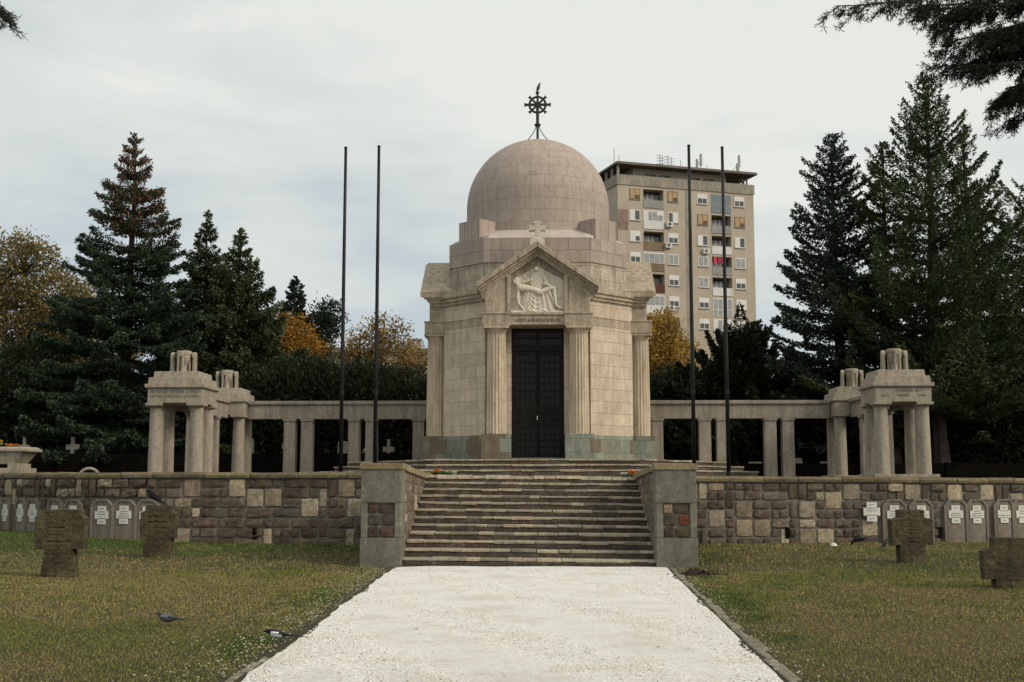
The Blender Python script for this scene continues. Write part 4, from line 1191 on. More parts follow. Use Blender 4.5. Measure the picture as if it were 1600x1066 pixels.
# ------------------------------------------------------------------ pavilions and colonnades
AX = .05
def pavilion(x, y, label, inscr=None):
    root = empty('pavilion', (x, y, 1.8), label, 'pavilion', 'four-column pavilions of the colonnade')
    m = MB(); m.box(x-.92,x+.92,y-.92,y+.92,1.75,1.885); m.build('base', PAV, root, bevel=.012)
    for sx_ in (-.59,.59):
        for sy_ in (-.52,.52):
            m = MB()
            m.lathe(x+sx_, y+sy_, [(.215-.022*(i/8)**1.3, 1.885+1.93*i/8) for i in range(9)]+[(.215,3.83),(.235,3.865)], 28)
            m.build('column', PAV, root, auto=35)
    m = MB()
    m.box(x-.80,x+.80,y-.80,y+.80,3.95,4.36)
    for sx_ in (-1,1):
        for sy_ in (-1,1):
            a, b = sorted((sx_*.36, sx_*.845)); c, d = sorted((sy_*.30, sy_*.845)); m.box(x+a,x+b,y+c,y+d,3.868,3.952)
    m.box(x-.825,x+.825,y-.825,y+.825,4.36,4.395); m.box(x-.875,x+.875,y-.875,y+.875,4.395,4.50)
    en = m.build('entablature', PAV, root, bevel=.012)
    m = MB(); m.taper(x-.80,x+.80,y-.80,y+.80,4.50,4.70,.015,.015); m.taper(x-.68,x+.68,y-.68,y+.68,4.70,4.885,.015,.015)
    m.build('attic', PAV, root, bevel=.015)
    if inscr:
        for (s, dx, z, w, h) in inscr: text(s, 'inscription', INK, en, (x+dx, y-.801, z), h, w)
    return root
def urn(x, y, label):
    z = 4.885
    root = empty('stone_urn', (x, y, z), label, 'stone urn', 'stone urns on the pavilions')
    m = MB(); m.lathe(x, y, [(.13,z),(.105,z+.04),(.10,z+.22),(.15,z+.28),(.20,z+.40),(.215,z+.50),(.205,z+.545),(.225,z+.55),(.23,z+.63),(.20,z+.665),(.09,z+.67)], 28)
    m.build('bowl', PAV, root, auto=40)
    for k in range(4):
        M = Matrix.Translation((x,y,0)) @ Matrix.Rotation(k*PI/2,4,'Z') @ Matrix.Diagonal((.86,.84,1,1)); m = MB(M)
        # slotted foot: two posts joined by a rounded head
        def arch(w, h, n=8):
            return [(-w,0),(w,0)] + [(w*math.cos(t), h-w*.6+w*.6*math.sin(t)) for t in np.linspace(0,PI,n)]
        yo = -.41
        for s in (-1, 1):
            a, b = sorted((s*.045,s*.115)); m.taper(a,b,yo-.045,yo+.075,z,z+.50,.0,.008)
        m.extr_y([(px_,z+pz_) for px_,pz_ in [(-.115,.47),(.115,.47),(.110,.55),(.07,.60),(.02,.625),(-.02,.625),(-.07,.60),(-.110,.55)]], yo-.04, yo+.10)
        m.build('foot', PAV, root, bevel=.015)
for s, w in ((-1,'left'),(1,'right')):
    near = {-1:[('NE SIRASD TESTVER A HAZA',0,4.235,1.42,.115),('ERT HALTUNK ES EZ DICSOSEG',0,4.105,1.42,.115)],
            1:[('HUZARA BE',.12,4.235,.66,.10),('MEL A',-.52,4.10,.22,.09),('GABO',.0,4.10,.34,.10),('ROME',.52,4.10,.22,.09)]}[s]
    pavilion(AX+s*10.52, 35.87, f'near pavilion ending the {w} side wing of the colonnade, lettering carved on its front', near)
    pavilion(AX+s*10.87, 42.2, f'far pavilion at the {w} corner of the colonnade, partly behind the near one')
    urn(AX+s*10.52, 35.87, f'stone urn with slotted feet on the near pavilion at the {w}')
    urn(AX+s*10.87, 42.2, f'stone urn with slotted feet on the far corner pavilion at the {w}')
    xc = AX+s*6.5
    root = empty('colonnade', (xc, 42.2, 1.8), f'long low colonnade of square pillars running {w} from the chapel', 'colonnade')
    a, b = sorted((AX+s*2.2, AX+s*10.05))
    m = MB(); m.box(a,b,41.99,42.41,3.832,4.30); m.box(a,b,41.96,42.44,4.30,4.335); m.box(a,b,41.91,42.49,4.335,4.455)
    m.build('entablature', COLON, root, bevel=.012)
    x0 = AX+s*10.8; c, d = 36.72, 41.35
    m = MB(); m.box(x0-.22,x0+.22,c,d,3.832,4.30); m.box(x0-.25,x0+.25,c,d,4.30,4.335); m.box(x0-.30,x0+.30,c,d,4.335,4.455)
    m.build('wing_entablature', COLON, root, bevel=.012)
    def pillar(px_, py_):
        m = MB(); m.taper(px_-.205,px_+.205,py_-.19,py_+.19,1.78,3.745,.008,.008); m.taper(px_-.215,px_+.215,py_-.2,py_+.2,3.745,3.76,.0,.0); m.taper(px_-.232,px_+.232,py_-.215,py_+.215,3.76,3.832,.0,.0)
        m.build('pillar', COLON, root, bevel=.012)
    for q in (8.60,8.0,6.36,5.76,4.12,3.52): pillar(AX+s*q, 42.2)
    for q in (38.1,38.7,40.2): pillar(x0, q)

# ------------------------------------------------------------------ flagpoles
for x, zt, lab in ((-5.24,10.94,'outer one of the two flagpoles left of the chapel'),(-4.31,10.97,'inner one of the two flagpoles left of the chapel'),(4.31,10.93,'inner one of the two flagpoles right of the chapel'),(5.23,10.87,'outer one of the two flagpoles right of the chapel')):
    root = empty('flagpole', (x, 33, 1.79), 'tall bare black ' + lab.replace('outer one','flagpole, outer one').replace('inner one','flagpole, inner one').replace('flagpole, ',' flagpole, ').replace('  ',' ').strip(), 'flagpole', 'bare black flagpoles')
    root['label'] = {True:'tall bare black flagpole, the ' + ('outer' if abs(x) > 5 else 'inner') + ' of the two ' + ('left' if x < 0 else 'right') + ' of the chapel'}[True]
    m = MB(); m.tube([(x,33,1.78),(x,33,5.2),(x,33,8.4),(x,33,zt)], [.056,.052,.046,.040], 14); m.build('pole', POLE, root, smooth=True, uv=False)
    m = MB(); m.lathe(x,33,[(.0,zt-.01),(.05,zt),(.05,zt+.02),(.0,zt+.045)],10); m.build('cap', POLE, root, uv=False)
    m = MB(); m.lathe(x,33,[(.12,1.78),(.12,1.82),(.06,1.83),(.06,1.95)],12); m.build('base', POLE, root, uv=False)
    m = MB(); m.lathe(x,33,[(.060,4.05),(.060,4.13)],12); m.build('collar', POLE, root, uv=False)

# ------------------------------------------------------------------ apartment tower
PLA = M_stone('tower_plaster', (.43,.355,.27), (.51,.43,.335), streak=.12, grain=.12, scale=.22)
CONC = M_stone('tower_concrete', (.30,.265,.215), (.42,.37,.30), streak=.40, grain=.2, scale=.5)
RAILG = M_plain('railing_grey', (.27,.265,.245), .8, 0, .15, 1.); RAILW = M_plain('railing_white', (.62,.61,.57), .7, 0, .08, 1.); RAILB = M_plain('railing_brown', (.20,.14,.085), .8, 0, .2, 1.); RAILR = M_plain('railing_red', (.10,.035,.03), .8, 0, .1, 1.)
WHF = M_plain('white_frame', (.66,.65,.61), .6, 0, .06, 1.); TANF = M_plain('tan_blind', (.42,.29,.15), .7, 0, .12, 1.); BRF = M_plain('brown_frame', (.12,.08,.05), .7, 0, .1, 1.)
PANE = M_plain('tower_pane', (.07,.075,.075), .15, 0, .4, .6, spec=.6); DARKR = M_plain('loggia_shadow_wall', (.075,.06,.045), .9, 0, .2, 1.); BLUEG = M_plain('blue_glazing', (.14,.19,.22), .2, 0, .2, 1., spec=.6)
GAP = M_plain('curtain_grey', (.30,.31,.30), .7, 0, .2, 1.5)
bang = math.atan2(6.7,19.53); Mb = Matrix.Translation((10.3,161,0)) @ Matrix.Rotation(bang,4,'Z')
bt = empty('apartment_building', (10.3,161,1.8), 'tall beige apartment tower with loggias and rooftop antennas behind the chapel', 'building')
BW = 20.5; BD = 15.; ZR = 41.6
B1 = (3.75,6.75); B2 = (13.93,16.92); rows = [41.2-2.9*k for k in range(7)]
m = MB(Mb); dp = 1.3
for a, b in ((0,B1[0]),(B1[1],B2[0]),(B2[1],BW)): m.box(a,b,0,dp,1.8,ZR)
m.box(0,BW,dp,BD,1.8,ZR)
for (a, b) in (B1, B2):
    for k in range(7): m.box(a,b,.02,dp,rows[k]-2.9,rows[k]-2.62+.0)
    m.box(a,b,0.01,dp,1.8,rows[6]-2.9); m.box(a,b,.01,dp,rows[0]+.02,ZR)
m.build('wall', PLA, bt)
m = MB(Mb)
m.box(-.12,BW+.12,-.12,.14,ZR,ZR+1.38); m.box(-.12,.14,.14,BD,ZR,ZR+1.38); m.box(BW-.14,BW+.12,.14,BD,ZR,ZR+1.38); m.box(-.08,BW+.08,.14,BD,ZR-.02,ZR+.1)
for q in (10.2,): m.box(q-.2,q+.2,-.03,.0,1.8,ZR)
m.build('parapet', CONC, bt)
m = MB(Mb); m.box(2.8,16.9,1.2,BD-1,ZR+.1,ZR+2.75)
m.build('penthouse_wall', PLA, bt)
m = MB(Mb)
for q in np.linspace(.0,BD-.5,8): m.box(.0,.3,q,q+.3,ZR+1.38,ZR+2.75)
for q in (1.,1.9): m.box(BW-.5,BW-.3,q,q+.2,ZR+1.38,ZR+2.75); m.box(BW-1.2,BW-1.,q,q+.2,ZR+1.38,ZR+2.75)
m.build('roof_post', CONC, bt)
m = MB(Mb); m.box(-.35,BW+.45,-.55,BD+.3,ZR+2.75,ZR+3.0); m.box(-.2,BW+.3,-.4,BD,ZR+3.,ZR+3.12); m.build('roof', M_plain('roof_slab',(.16,.14,.12),.9,0,.3,.5), bt)
for (a,b,c_) in ((4.7,6.2,BRF),(6.76,8.23,BRF),(11.47,12.9,BRF),(13.5,14.95,BRF)):
    m = MB(Mb); m.box(a,b,1.12,1.19,ZR+1.3,ZR+2.05); w = m.build('window', c_, bt); m = MB(Mb); m.box(a+.1,(a+b)/2-.05,1.10,1.13,ZR+1.35,ZR+1.97); m.build('pane', PANE, w)
def window(a, b, zt, zb, frame, style):
    m = MB(Mb); m.box(a,b,-.05,.04,zb,zt); w = m.build('window', frame, bt)
    mid = (a+b)/2; m = MB(Mb)
    if style == 'half':    # roller blind on top, two panes below
        zc_ = zb+(zt-zb)*.55
        for p, q in ((a+.12,mid-.05),(mid+.05,b-.12)): m.box(p,q,-.07,-.04,zb+.12,zc_)
        m.build('pane', PANE, w)
    elif style == 'open':
        for p, q in ((a+.12,mid-.05),(mid+.05,b-.12)): m.box(p,q,-.07,-.04,zb+.12,zt-.12)
        m.build('pane', GAP, w)
    elif style == 'right':
        m.box(mid+.02,b-.1,-.07,-.04,zb+.12,zt-.10); m.build('pane', PANE, w)
    elif style == 'left':
        m.box(a+.12,mid-.05,-.07,-.04,zb+.12,zt-.1); m.build('pane', PANE, w)
    elif style == 'low':
        m.box(a+.5*(b-a)+.05,b-.12,-.07,-.04,zb+.1,zb+.5*(zt-zb)); m.build('pane', PANE, w)
    elif style == 'blind':
        for p, q in ((a+.08,mid-.04),(mid+.04,b-.08)): m.box(p,q,-.07,-.04,zb+.08+(0 if p<mid-.3 else .5),zt-.08)
        m.build('blind', TANF, w)
    elif style == 'dark':
        m.box(a+.1,b-.1,-.07,-.04,zb+.1,zt-.1); m.build('pane', PANE, w)
    m = MB(Mb); m.box(a-.06,b+.06,-.12,.0,zb-.1,zb-.02); m.build('sill', RAILG, w)
cols = [((1.74,3.26),['blind','right','low','half',None,None,None]),((7.37,8.87),['blind','left','half','open','half','half','dark']),
        ((11.8,13.35),['half','blind','right','open','open','half','half']),((17.47,19.03),['half','blind','right','open','half','closed','half'])]
for (a,b), st_ in cols:
    for k, sty in enumerate(st_):
        if sty is None: continue
        f_ = BRF if sty in ('blind','dark') else WHF
        window(a, b, rows[k]-.05, rows[k]-1.5, f_, sty)
def loggia(a, b, k, kind, rail):
    zt = rows[k]; zb = zt-2.62; zr = zt-1.5
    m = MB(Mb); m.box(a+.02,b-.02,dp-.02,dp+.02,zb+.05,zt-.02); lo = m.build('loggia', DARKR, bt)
    if rail: 
        m = MB(Mb); m.box(a,b-.3,-.06,.02,zb+.05,zr); m.box(b-.27,b,-.06,.02,zb+.05,zr); m.box(a,b,-.07,.03,zr,zr+.06); m.build('railing', rail, lo)
    if kind in ('open','laundry'):
        m = MB(Mb)
        for p, q in ((a+.5,a+1.1),(a+1.25,a+1.8),(a+1.95,b-.2)): m.box(p,q,dp-.1,dp-.03,zb+.4,zt-.45)
        m.build('pane', GAP, lo)
        m = MB(Mb)
        for p, q in ((a+.42,a+.5),(a+1.1,a+1.25),(a+1.8,a+1.95)): m.box(p,q,dp-.12,dp-.03,zb+.3,zt-.35)
        m.build('frame', WHF, lo)
    if kind in ('glazed','shutter'):
        m = MB(Mb); m.box(a,b,-.03,.02,zr+.06,zt); fr = m.build('frame', WHF, lo); m = MB(Mb)
        for p, q in ((a+.75,a+1.3),(a+1.42,a+2.0),(a+2.1,b-.15)) if kind == 'shutter' else ((a+.1,a+.75),(a+.85,a+1.5),(a+1.6,a+2.2),(a+2.3,b-.1)): m.box(p,q,-.06,-.02,zr+.15,zt-.15-(.45 if kind == 'shutter' and p > a+2 else 0))
        m.build('pane', GAP, fr)
    if kind == 'blue':
        m = MB(Mb); m.box(a,b,-.03,.02,zb+.05,zt); fr = m.build('glazing', BLUEG, lo); m = MB(Mb)
        for p in np.linspace(a,b-.08,5): m.box(p,p+.08,-.06,-.02,zb+.05,zt)
        m.box(a,b,-.055,-.02,zr-.1,zr+.05); m.build('frame', RAILG, fr)
    if kind == 'full':
        m = MB(Mb); m.box(a,b,-.03,.02,zb+.05,zt); fr = m.build('frame', WHF, lo); m = MB(Mb)
        for i in range(4):
            p = a+.12+i*(b-a-.1)/4; m.box(p,p+(b-a-.1)/4-.14,-.06,-.02,zr,zt-.12); m.box(p,p+(b-a-.1)/4-.14,-.06,-.02,zb+.15,zr-.12)
        m.build('pane', GAP, fr)
for k, (kd, rl) in enumerate((('open',RAILG),('shutter',RAILW),('open',RAILB),('glazed',RAILB),('open',RAILR),('glazed',RAILW),('open',RAILB))): loggia(B1[0], B1[1], k, kd, rl)
for k, (kd, rl) in enumerate((('blue',None),('open',RAILG),('open',RAILW),('laundry',RAILG),('open',RAILW),('full',None),('shutter',RAILW))): loggia(B2[0], B2[1], k, kd, rl)
for (u_, z_) in ((2.9,31.2-.55),(7.5,36.5),(7.3,33.6),(7.6,25.0),(12.9,33.1),(18.0,24.4)):
    m = MB(Mb); m.box(u_-.42,u_+.42,-.45,-.02,z_-.35,z_+.30); ac = m.build('air_conditioner', WHF, bt)
    m = MB(Mb); m.tube([(u_-.05,-.47,z_),(u_-.05,-.455,z_)], .24, 12); m.build('fan', PANE, ac, uv=False)
m = MB(Mb); m.box(.05,1.5,-.03,-.0,35.4,38.2); m.build('bare_brick_patch', M_plain('bare_brick',(.25,.18,.14),.9,0,.4,1.5), bt)
ANT = M_plain('antenna_metal', (.22,.22,.22), .5, .5, .1)
for (u_, z_, kind) in ((.59,47.3,0),(1.31,46.4,0),(7.4,47.0,1),(7.84,46.7,1),(8.6,46.9,1),(9.2,46.7,1),(10.6,46.4,0),(13.7,47.6,2),(13.1,46.8,2),(14.64,46.05,0),(19.7,47.9,2),(19.4,46.7,2)):
    m = MB(Mb); z0 = ZR+3.1; y_ = 2.5
    m.tube([(u_,y_,z0),(u_,y_,z_)], .045 if kind < 2 else .07, 6)
    if kind == 1:
        for q in range(4): m.tube([(u_-.5,y_,z_-.15-q*.42),(u_+.5,y_,z_-.15-q*.42)], .03, 5)
        m.tube([(u_-.2,y_-.4,z_-.4),(u_+.2,y_+.4,z_-.4)], .03, 5)
    if kind == 2:
        m.box(u_-.14,u_+.14,y_-.2,y_+.05,z_-1.7,z_-.1); m.tube([(u_,y_,z_-1.2),(u_-1.7,y_,z0)], .04, 5)
    m.build('antenna', ANT, bt, uv=False)
ld = empty('laundry', tuple(Mb @ Vector((15,-.1,31))), 'pink laundry hanging on a loggia of the tower block', 'laundry')
PINK = M_plain('pink_cloth', (.55,.07,.13), .8, 0, .15, 2.); PINK2 = M_plain('dark_pink_cloth', (.35,.05,.08), .8, 0, .15, 2.)
for i, (u_, w_, h_) in enumerate(((14.1,.5,1.0),(14.75,.45,.9),(15.3,.5,.95))):
    m = MB(Mb); 
    for q in range(5): m.add([(u_+w_*q/5,-.12-.04*(q%2),32.45-h_),(u_+w_*(q+1)/5,-.12-.04*((q+1)%2),32.45-h_),(u_+w_*(q+1)/5,-.12-.04*((q+1)%2),32.45),(u_+w_*q/5,-.12-.04*(q%2),32.45)], [(0,1,2,3)])
    m.build('garment', PINK if i != 1 else PINK2, ld, uv=False)

# low pale house far behind on the left of the chapel
hb = empty('house', (-14.,112,1.8), 'low pale flat-roofed house with chimneys far behind the autumn tree', 'house')
m = MB(); m.box(-20,-9.8,110,118,1.8,13.4); m.build('wall', PLA, hb)
m = MB(); m.box(-20.4,-9.4,109.6,118.4,13.4,13.75); m.build('roof', CONC, hb)
for x in (-12.2,-11.6,-18.):
    m = MB(); m.box(x,x+.5,112,112.5,13.7,14.9); m.box(x-.08,x+.58,111.92,112.58,14.75,14.85); m.build('chimney', CONC, hb)
for x in (-18.6,-16.2,-13.6,-11.6):
    m = MB(); m.box(x,x+1.2,109.94,110.,10.6,12.2); w = m.build('window', WHF, hb); m = MB(); m.box(x+.12,x+1.08,109.9,109.95,10.7,12.1); m.build('pane', PANE, w)

# dark fence and pale tombstones behind it
m = MB()
for a, b, y in ((-40,-2.5,45.2),(2.5,22.,44.9)):
    m.box(a,b,y,y+.2,1.75,2.72 if a < 0 else 2.34)
    q = a
    while q < b: m.box(q,q+.22,y-.06,y+.26,1.75,2.75 if a < 0 else 2.37); q += 3.1
fo = m.build('boundary_fence', DARKW, loc=(0,45,1.8)); tag(fo, 'dark boundary fence behind the colonnade', 'fence')
TOMB = M_stone('pale_tombstone', (.26,.24,.20), (.40,.37,.31), streak=.2, grain=.2)
tl = [(-24.6,54.5,3.45,.50,'round'),(-23.0,54.2,3.3,.28,'cross'),(-21.2,55,3.35,.34,'cross'),(-19.9,54.6,3.0,.62,'flat'),(-17.3,55,3.35,.30,'cross'),(-15.3,54.8,3.45,.45,'round'),(-14.6,54.,3.2,.30,'round'),(-13.2,55,3.3,.55,'flat'),(-11.2,54.5,3.35,.32,'cross'),(-8.8,54.8,3.15,.42,'flat'),(-6.6,54,3.2,.30,'cross'),(-4.9,54.6,2.95,.5,'flat'),(9.2,52.6,2.60,.6,'flat'),(11.,52.8,2.75,.45,'flat'),(12.2,52.4,2.6,.7,'flat')]
desc = {'round':'round-topped','cross':'cross-shaped','flat':'flat-topped'}
ordw = ['leftmost, near the sarcophagus','second from the left','third from the left','fourth from the left, low and wide','just left of the near left pavilion','seen through the near left pavilion','seen beside a column of the near left pavilion','seen through the gap of the left wing','seen beside the far left pavilion','seen between left colonnade pillars','seen through the middle left colonnade pillars','low, seen between inner left pillars','low, seen through right colonnade pillars','seen beside the outer right pillars','wide and low, seen near the far right pavilion']
for (x, y, zt, w, kd), od in zip(tl, ordw):
    kk_ = 46.2/y; x = .27+(x-.27)*kk_; y = 46.0+(y-54)*.2 if x < 0 else 45.6; zt = 1.67+(zt-1.67)*kk_*1.05+(.22 if x < 0 else -.12); w *= .9
    m = MB(); d = .12
    if kd == 'round': pts = [(x-w/2,1.8),(x+w/2,1.8)]+[(x+w/2*math.cos(t), zt-w*.4+w*.4*math.sin(t)) for t in np.linspace(0,PI,9)]; m.extr_y(pts, y, y+d)
    elif kd == 'cross':
        b = zt-.38; m.extr_y([(x-w*.3,1.8),(x+w*.3,1.8),(x+w*.2,b-.1),(x+w*.8,b-.1),(x+w*.8,b+.1),(x+w*.2,b+.1),(x+w*.2,zt),(x-w*.2,zt),(x-w*.2,b+.1),(x-w*.8,b+.1),(x-w*.8,b-.1),(x-w*.2,b-.1)], y, y+d)
    else: m.extr_y([(x-w/2,1.8),(x+w/2,1.8),(x+w/2,zt-.12),(x+w*.4,zt),(x-w*.4,zt),(x-w/2,zt-.12)], y, y+d)
    tag(m.build('tombstone', TOMB, loc=(x,y,1.8), bevel=.01), f'pale {desc[kd]} tombstone behind the dark fence, {od}', 'tombstone', 'tombstones behind the fence')
# ------------------------------------------------------------------ trees
LF = M_leaf('conifer_needles', (1,1,1), .15); LD = M_leaf('broad_leaves', (1,1,1), .35)
def unit(v): return v/np.maximum(1e-9, np.linalg.norm(v, axis=-1, keepdims=True))
def leafquads(P, D, L, Wd, r):
    """diamond leaves: base P, direction D, length L, width Wd"""
    n = len(P); q = unit(r.normal(size=(n,3))); S = unit(np.cross(D, q))
    V = np.empty((n,4,3)); V[:,0] = P; V[:,1] = P+D*(L*.45)[:,None]+S*Wd[:,None]; V[:,2] = P+D*L[:,None]; V[:,3] = P+D*(L*.45)[:,None]-S*Wd[:,None]
    return V
def trunk(root, x, y, z0, H, r0, lean=(0,0), name='trunk', top=.97):
    m = MB(); pts = [(x+lean[0]*t+.06*math.sin(t*7+x), y+lean[1]*t, z0-.2+H*top*t) for t in np.linspace(0,1,9)]
    m.tube(pts, [r0*(1.25 if i == 0 else 1)*(1-.93*i/8)+.01 for i in range(9)], 9)
    return m
def conifer(name, label, x, y, H, R, seed, zb=.12, nwh=34, nb=9, droop=(-22,38), prof=.85, col=((.012,.022,.010),(.035,.055,.022)), spr=(.16,.34), dens=1., hang=.35, tipcol=None, gaps=.0, group=None, z0=1.8, upturn=.0, ragged=.25, wd=.05, limbs=None, widthf=.34):
    r = np.random.default_rng(seed); root = empty(name, (x,y,z0), label, 'tree', group)
    tm = trunk(root, x, y, z0, H, .018*H+.06)
    Ps = []; Ds = []; Ls = []; Cs = []
    for w in range(nwh):
        t = zb + (1-zb)*((w+.5*r.random())/nwh)**.92
        zz = z0+H*t; Lw = R*((1-t)/(1-zb))**prof + .12
        if gaps and r.random() < gaps: continue
        n_ = max(4, int(nb*(.5+.7*(1-t))+r.random()))
        a0 = r.random()*6.28
        for b in range(n_):
            if r.random() < .07+ragged*.25: continue
            az = a0+6.283*b/n_+r.normal()*.18; L = Lw*(1-ragged*.5+ragged*1.1*r.random())
            if r.random() < .08: L *= 1.22
            e0 = R_(droop[0]+(droop[1]-droop[0])*t + r.normal()*5); c_ = np.array([math.cos(az),math.sin(az),0])
            sag = -.10*L*(1-t)*r.random(); k = int(max(10, 150*dens*L**1.35/2.2))
            s = r.random(k)**.62
            wl = widthf*L*np.minimum(1, 1.6*(1-s))*np.minimum(1, s*3+.2)+.06
            lat = r.uniform(-1,1,k)*wl; side = np.array([-math.sin(az),math.cos(az),0])
            zc_ = math.sin(e0)*L*s + sag*4*s*(1-s) + upturn*L*s**3 - hang*np.abs(r.normal(size=k))*.45*(1-t*.5)*np.minimum(1,L)*(.4+.6*s) - np.abs(lat)*.25
            P = np.array([x,y,zz]) + c_*(math.cos(e0)*L*s)[:,None] + side*lat[:,None]; P[:,2] += zc_
            P += r.normal(size=(k,3))*.03
            D = unit(c_*(.75) + side*(np.sign(lat)*.6)[:,None] + np.stack([np.zeros(k),np.zeros(k),-hang+math.sin(e0)*.6+upturn+r.normal(size=k)*.35],1) + r.normal(size=(k,3))*.28)
            cc = r.random((k,1))**1.4*(.45+.55*s[:,None]); C_ = np.array(col[0])*(1-cc)+np.array(col[1])*cc
            C_ = C_*(.75+.5*r.random())
            if tipcol is not None and t > tipcol[1]:
                q = (r.random(k) < tipcol[2]*min(1,(t-tipcol[1])/.25)) & (s > .25)
                C_[q] = np.array(tipcol[0])*(.5+.9*r.random((q.sum(),1))); D[q] = unit(D[q]*.3+np.array([0,0,-1.]))
            Ps.append(P); Ds.append(D); Ls.append(r.uniform(spr[0],spr[1],k)*(.7+.3*(1-t))); Cs.append(C_)
            if L > .8 and b % 2 == 0 and limbs is not False:
                tm.tube([(x,y,zz)]+[tuple(np.array([x,y,zz+math.sin(e0)*L*q+sag*4*q*(1-q)+upturn*L*q**3-.05])+c_*math.cos(e0)*L*q) for q in (.3,.6,.85)], [.05,.035,.02,.01], 4)
    k = 90; s = r.random(k); P = np.stack([x+r.normal(size=k)*.05, y+r.normal(size=k)*.05, z0+H*(.90+.10*s)],1)   # leader
    Ps.append(P); Ds.append(unit(np.stack([r.normal(size=k)*.5,r.normal(size=k)*.5,np.full(k,.8)],1))); Ls.append(np.full(k,.2)); Cs.append(np.tile(np.array(col[1])*.7,(k,1)))
    tm.build('trunk', BARK, root, uv=False)
    P = np.concatenate(Ps); D = np.concatenate(Ds); L = np.concatenate(Ls); C_ = np.concatenate(Cs)
    soup('crown', leafquads(P, D, L, L*wd/.25*(.8+.5*r.random(len(L))), r), 4, LF, root, C_)
    return len(P)
def lobes_tree(name, label, x, y, lobes, n, seed, col, leaf, up=.5, mat=None, trunkr=.2, z0=1.8, group=None, shell=.55, clump=.35, nclump=None, wd=.35, cat='tree'):
    """lobes: (dx,dy,z,rx,ry,rz); foliage gathered into clumps in the outer part of each lobe"""
    r = np.random.default_rng(seed); root = empty(name, (x,y,z0), label, cat, group)
    m = MB(); w = np.array([l[3]*l[5] for l in lobes]); w = w/w.sum(); tops = max(l[2] for l in lobes)
    m.tube([(x,y,z0-.2),(x+.05,y,z0+(tops-z0)*.35),(x-.05,y,z0+(tops-z0)*.8)], [trunkr*1.2,trunkr*.85,trunkr*.3], 8)
    Ps = []; Ds = []; Cs = []
    for l, ww in zip(lobes, w):
        c = np.array([x+l[0], y+l[1], l[2]]); rad = np.array(l[3:6]); k = int(n*ww); nc = max(6, int(k/26))
        m.tube([(x,y,z0+(l[2]-z0)*.3),(x+l[0]*.5,y+l[1]*.5,z0+(l[2]-z0)*.65),(x+l[0]*.9,y+l[1]*.9,l[2])], [trunkr*.5,trunkr*.3,trunkr*.1], 6)
        dc = unit(r.normal(size=(nc,3))); cc = c+dc*rad*(shell+(1-shell)*r.random((nc,1))**.6)*(.86+.28*r.random((nc,1)))
        for q in range(0, nc, 3):
            m.tube([tuple(c*.8+np.array([x,y,l[2]-l[5]*.5])*.2), tuple((c+cc[q])/2), tuple(cc[q])], [trunkr*.12+.01,.02,.008], 4)
        idx = r.integers(0,nc,k); br = (.55+.75*r.random(nc))[idx]
        P = cc[idx]+r.normal(size=(k,3))*clump*np.array([1,1,.75]); dd = unit((P-c)/rad)
        D = unit(dd*.7+np.array([0,0,up])+r.normal(size=(k,3))*.5)
        t_ = r.random((k,1)); C_ = (np.array(col[0])*(1-t_)+np.array(col[1])*t_)*br[:,None]
        if len(col) > 2:
            q = r.random(k) < .25; C_[q] = np.array(col[2])*(.6+.7*r.random((q.sum(),1)))
        Ps.append(P); Ds.append(D); Cs.append(C_)
    m.build('trunk', BARK, root, uv=False)
    P = np.concatenate(Ps); D = np.concatenate(Ds); C_ = np.concatenate(Cs); keep = P[:,2] > z0-.1; P, D, C_ = P[keep], D[keep], C_[keep]
    L = r.uniform(leaf[0],leaf[1],len(P))
    soup('crown', leafquads(P, D, L, L*wd, r), 4, mat or LD, root, C_)
    return root
SPR = ((.020,.036,.020),(.080,.115,.062)); FIR = ((.026,.044,.017),(.115,.150,.058)); YEW = ((.010,.017,.007),(.044,.060,.022))
CYP = ((.020,.032,.012),(.088,.108,.038))
conifer('spruce_tree','tall dark spruce on the left with brown cones near its pointed top', -17.1, 50, 14.6, 5.3, 101, zb=.09, nwh=25, nb=14, droop=(-20,20), prof=.98, col=SPR, dens=2.9, hang=.30, tipcol=((.15,.075,.035),.62,.55), upturn=.10, ragged=.22, spr=(.10,.20), wd=.06, widthf=.26)
conifer('cypress_tree','pointed green conifer with drooping sprays just right of the tall left spruce', -15.0, 54, 12.1, 3.9, 102, zb=.05, nwh=30, nb=11, droop=(-14,40), prof=1.05, col=CYP, dens=3.2, hang=.65, ragged=.30, spr=(.10,.22), wd=.06, widthf=.28)
conifer('cypress_tree','lower drooping conifer above the far left pavilion, rightmost of the left group', -12.85, 51.5, 10.7, 4.1, 103, zb=.02, nwh=28, nb=11, droop=(-16,38), prof=1.0, col=CYP, dens=3.4, hang=.75, ragged=.28, spr=(.10,.22), wd=.06, widthf=.30)
conifer('spruce_tree','small distant spruce between the left conifers and the flagpoles', -15.3, 75, 12.6, 3.5, 104, zb=.12, nwh=30, nb=10, droop=(-5,45), prof=.95, col=((.016,.026,.018),(.055,.075,.052)), dens=2.0, hang=.15, ragged=.5, spr=(.16,.30), wd=.07)
lobes_tree('evergreen_tree','small ragged evergreen beside the distant spruce left of the flagpoles', -13.8, 75, [(0,0,11.2,1.1,1.1,1.0),(.7,0,12.0,.8,.8,.8),(-.6,0,9.8,1.3,1.2,1.2)], 6500, 1041, ((.012,.020,.012),(.045,.06,.035)), (.14,.28), up=.3, mat=LF, trunkr=.12, clump=.28, wd=.22)
AUT = ((.16,.115,.040),(.30,.225,.090),(.12,.125,.045)); ORA = ((.30,.145,.025),(.50,.27,.045),(.18,.11,.03)); 
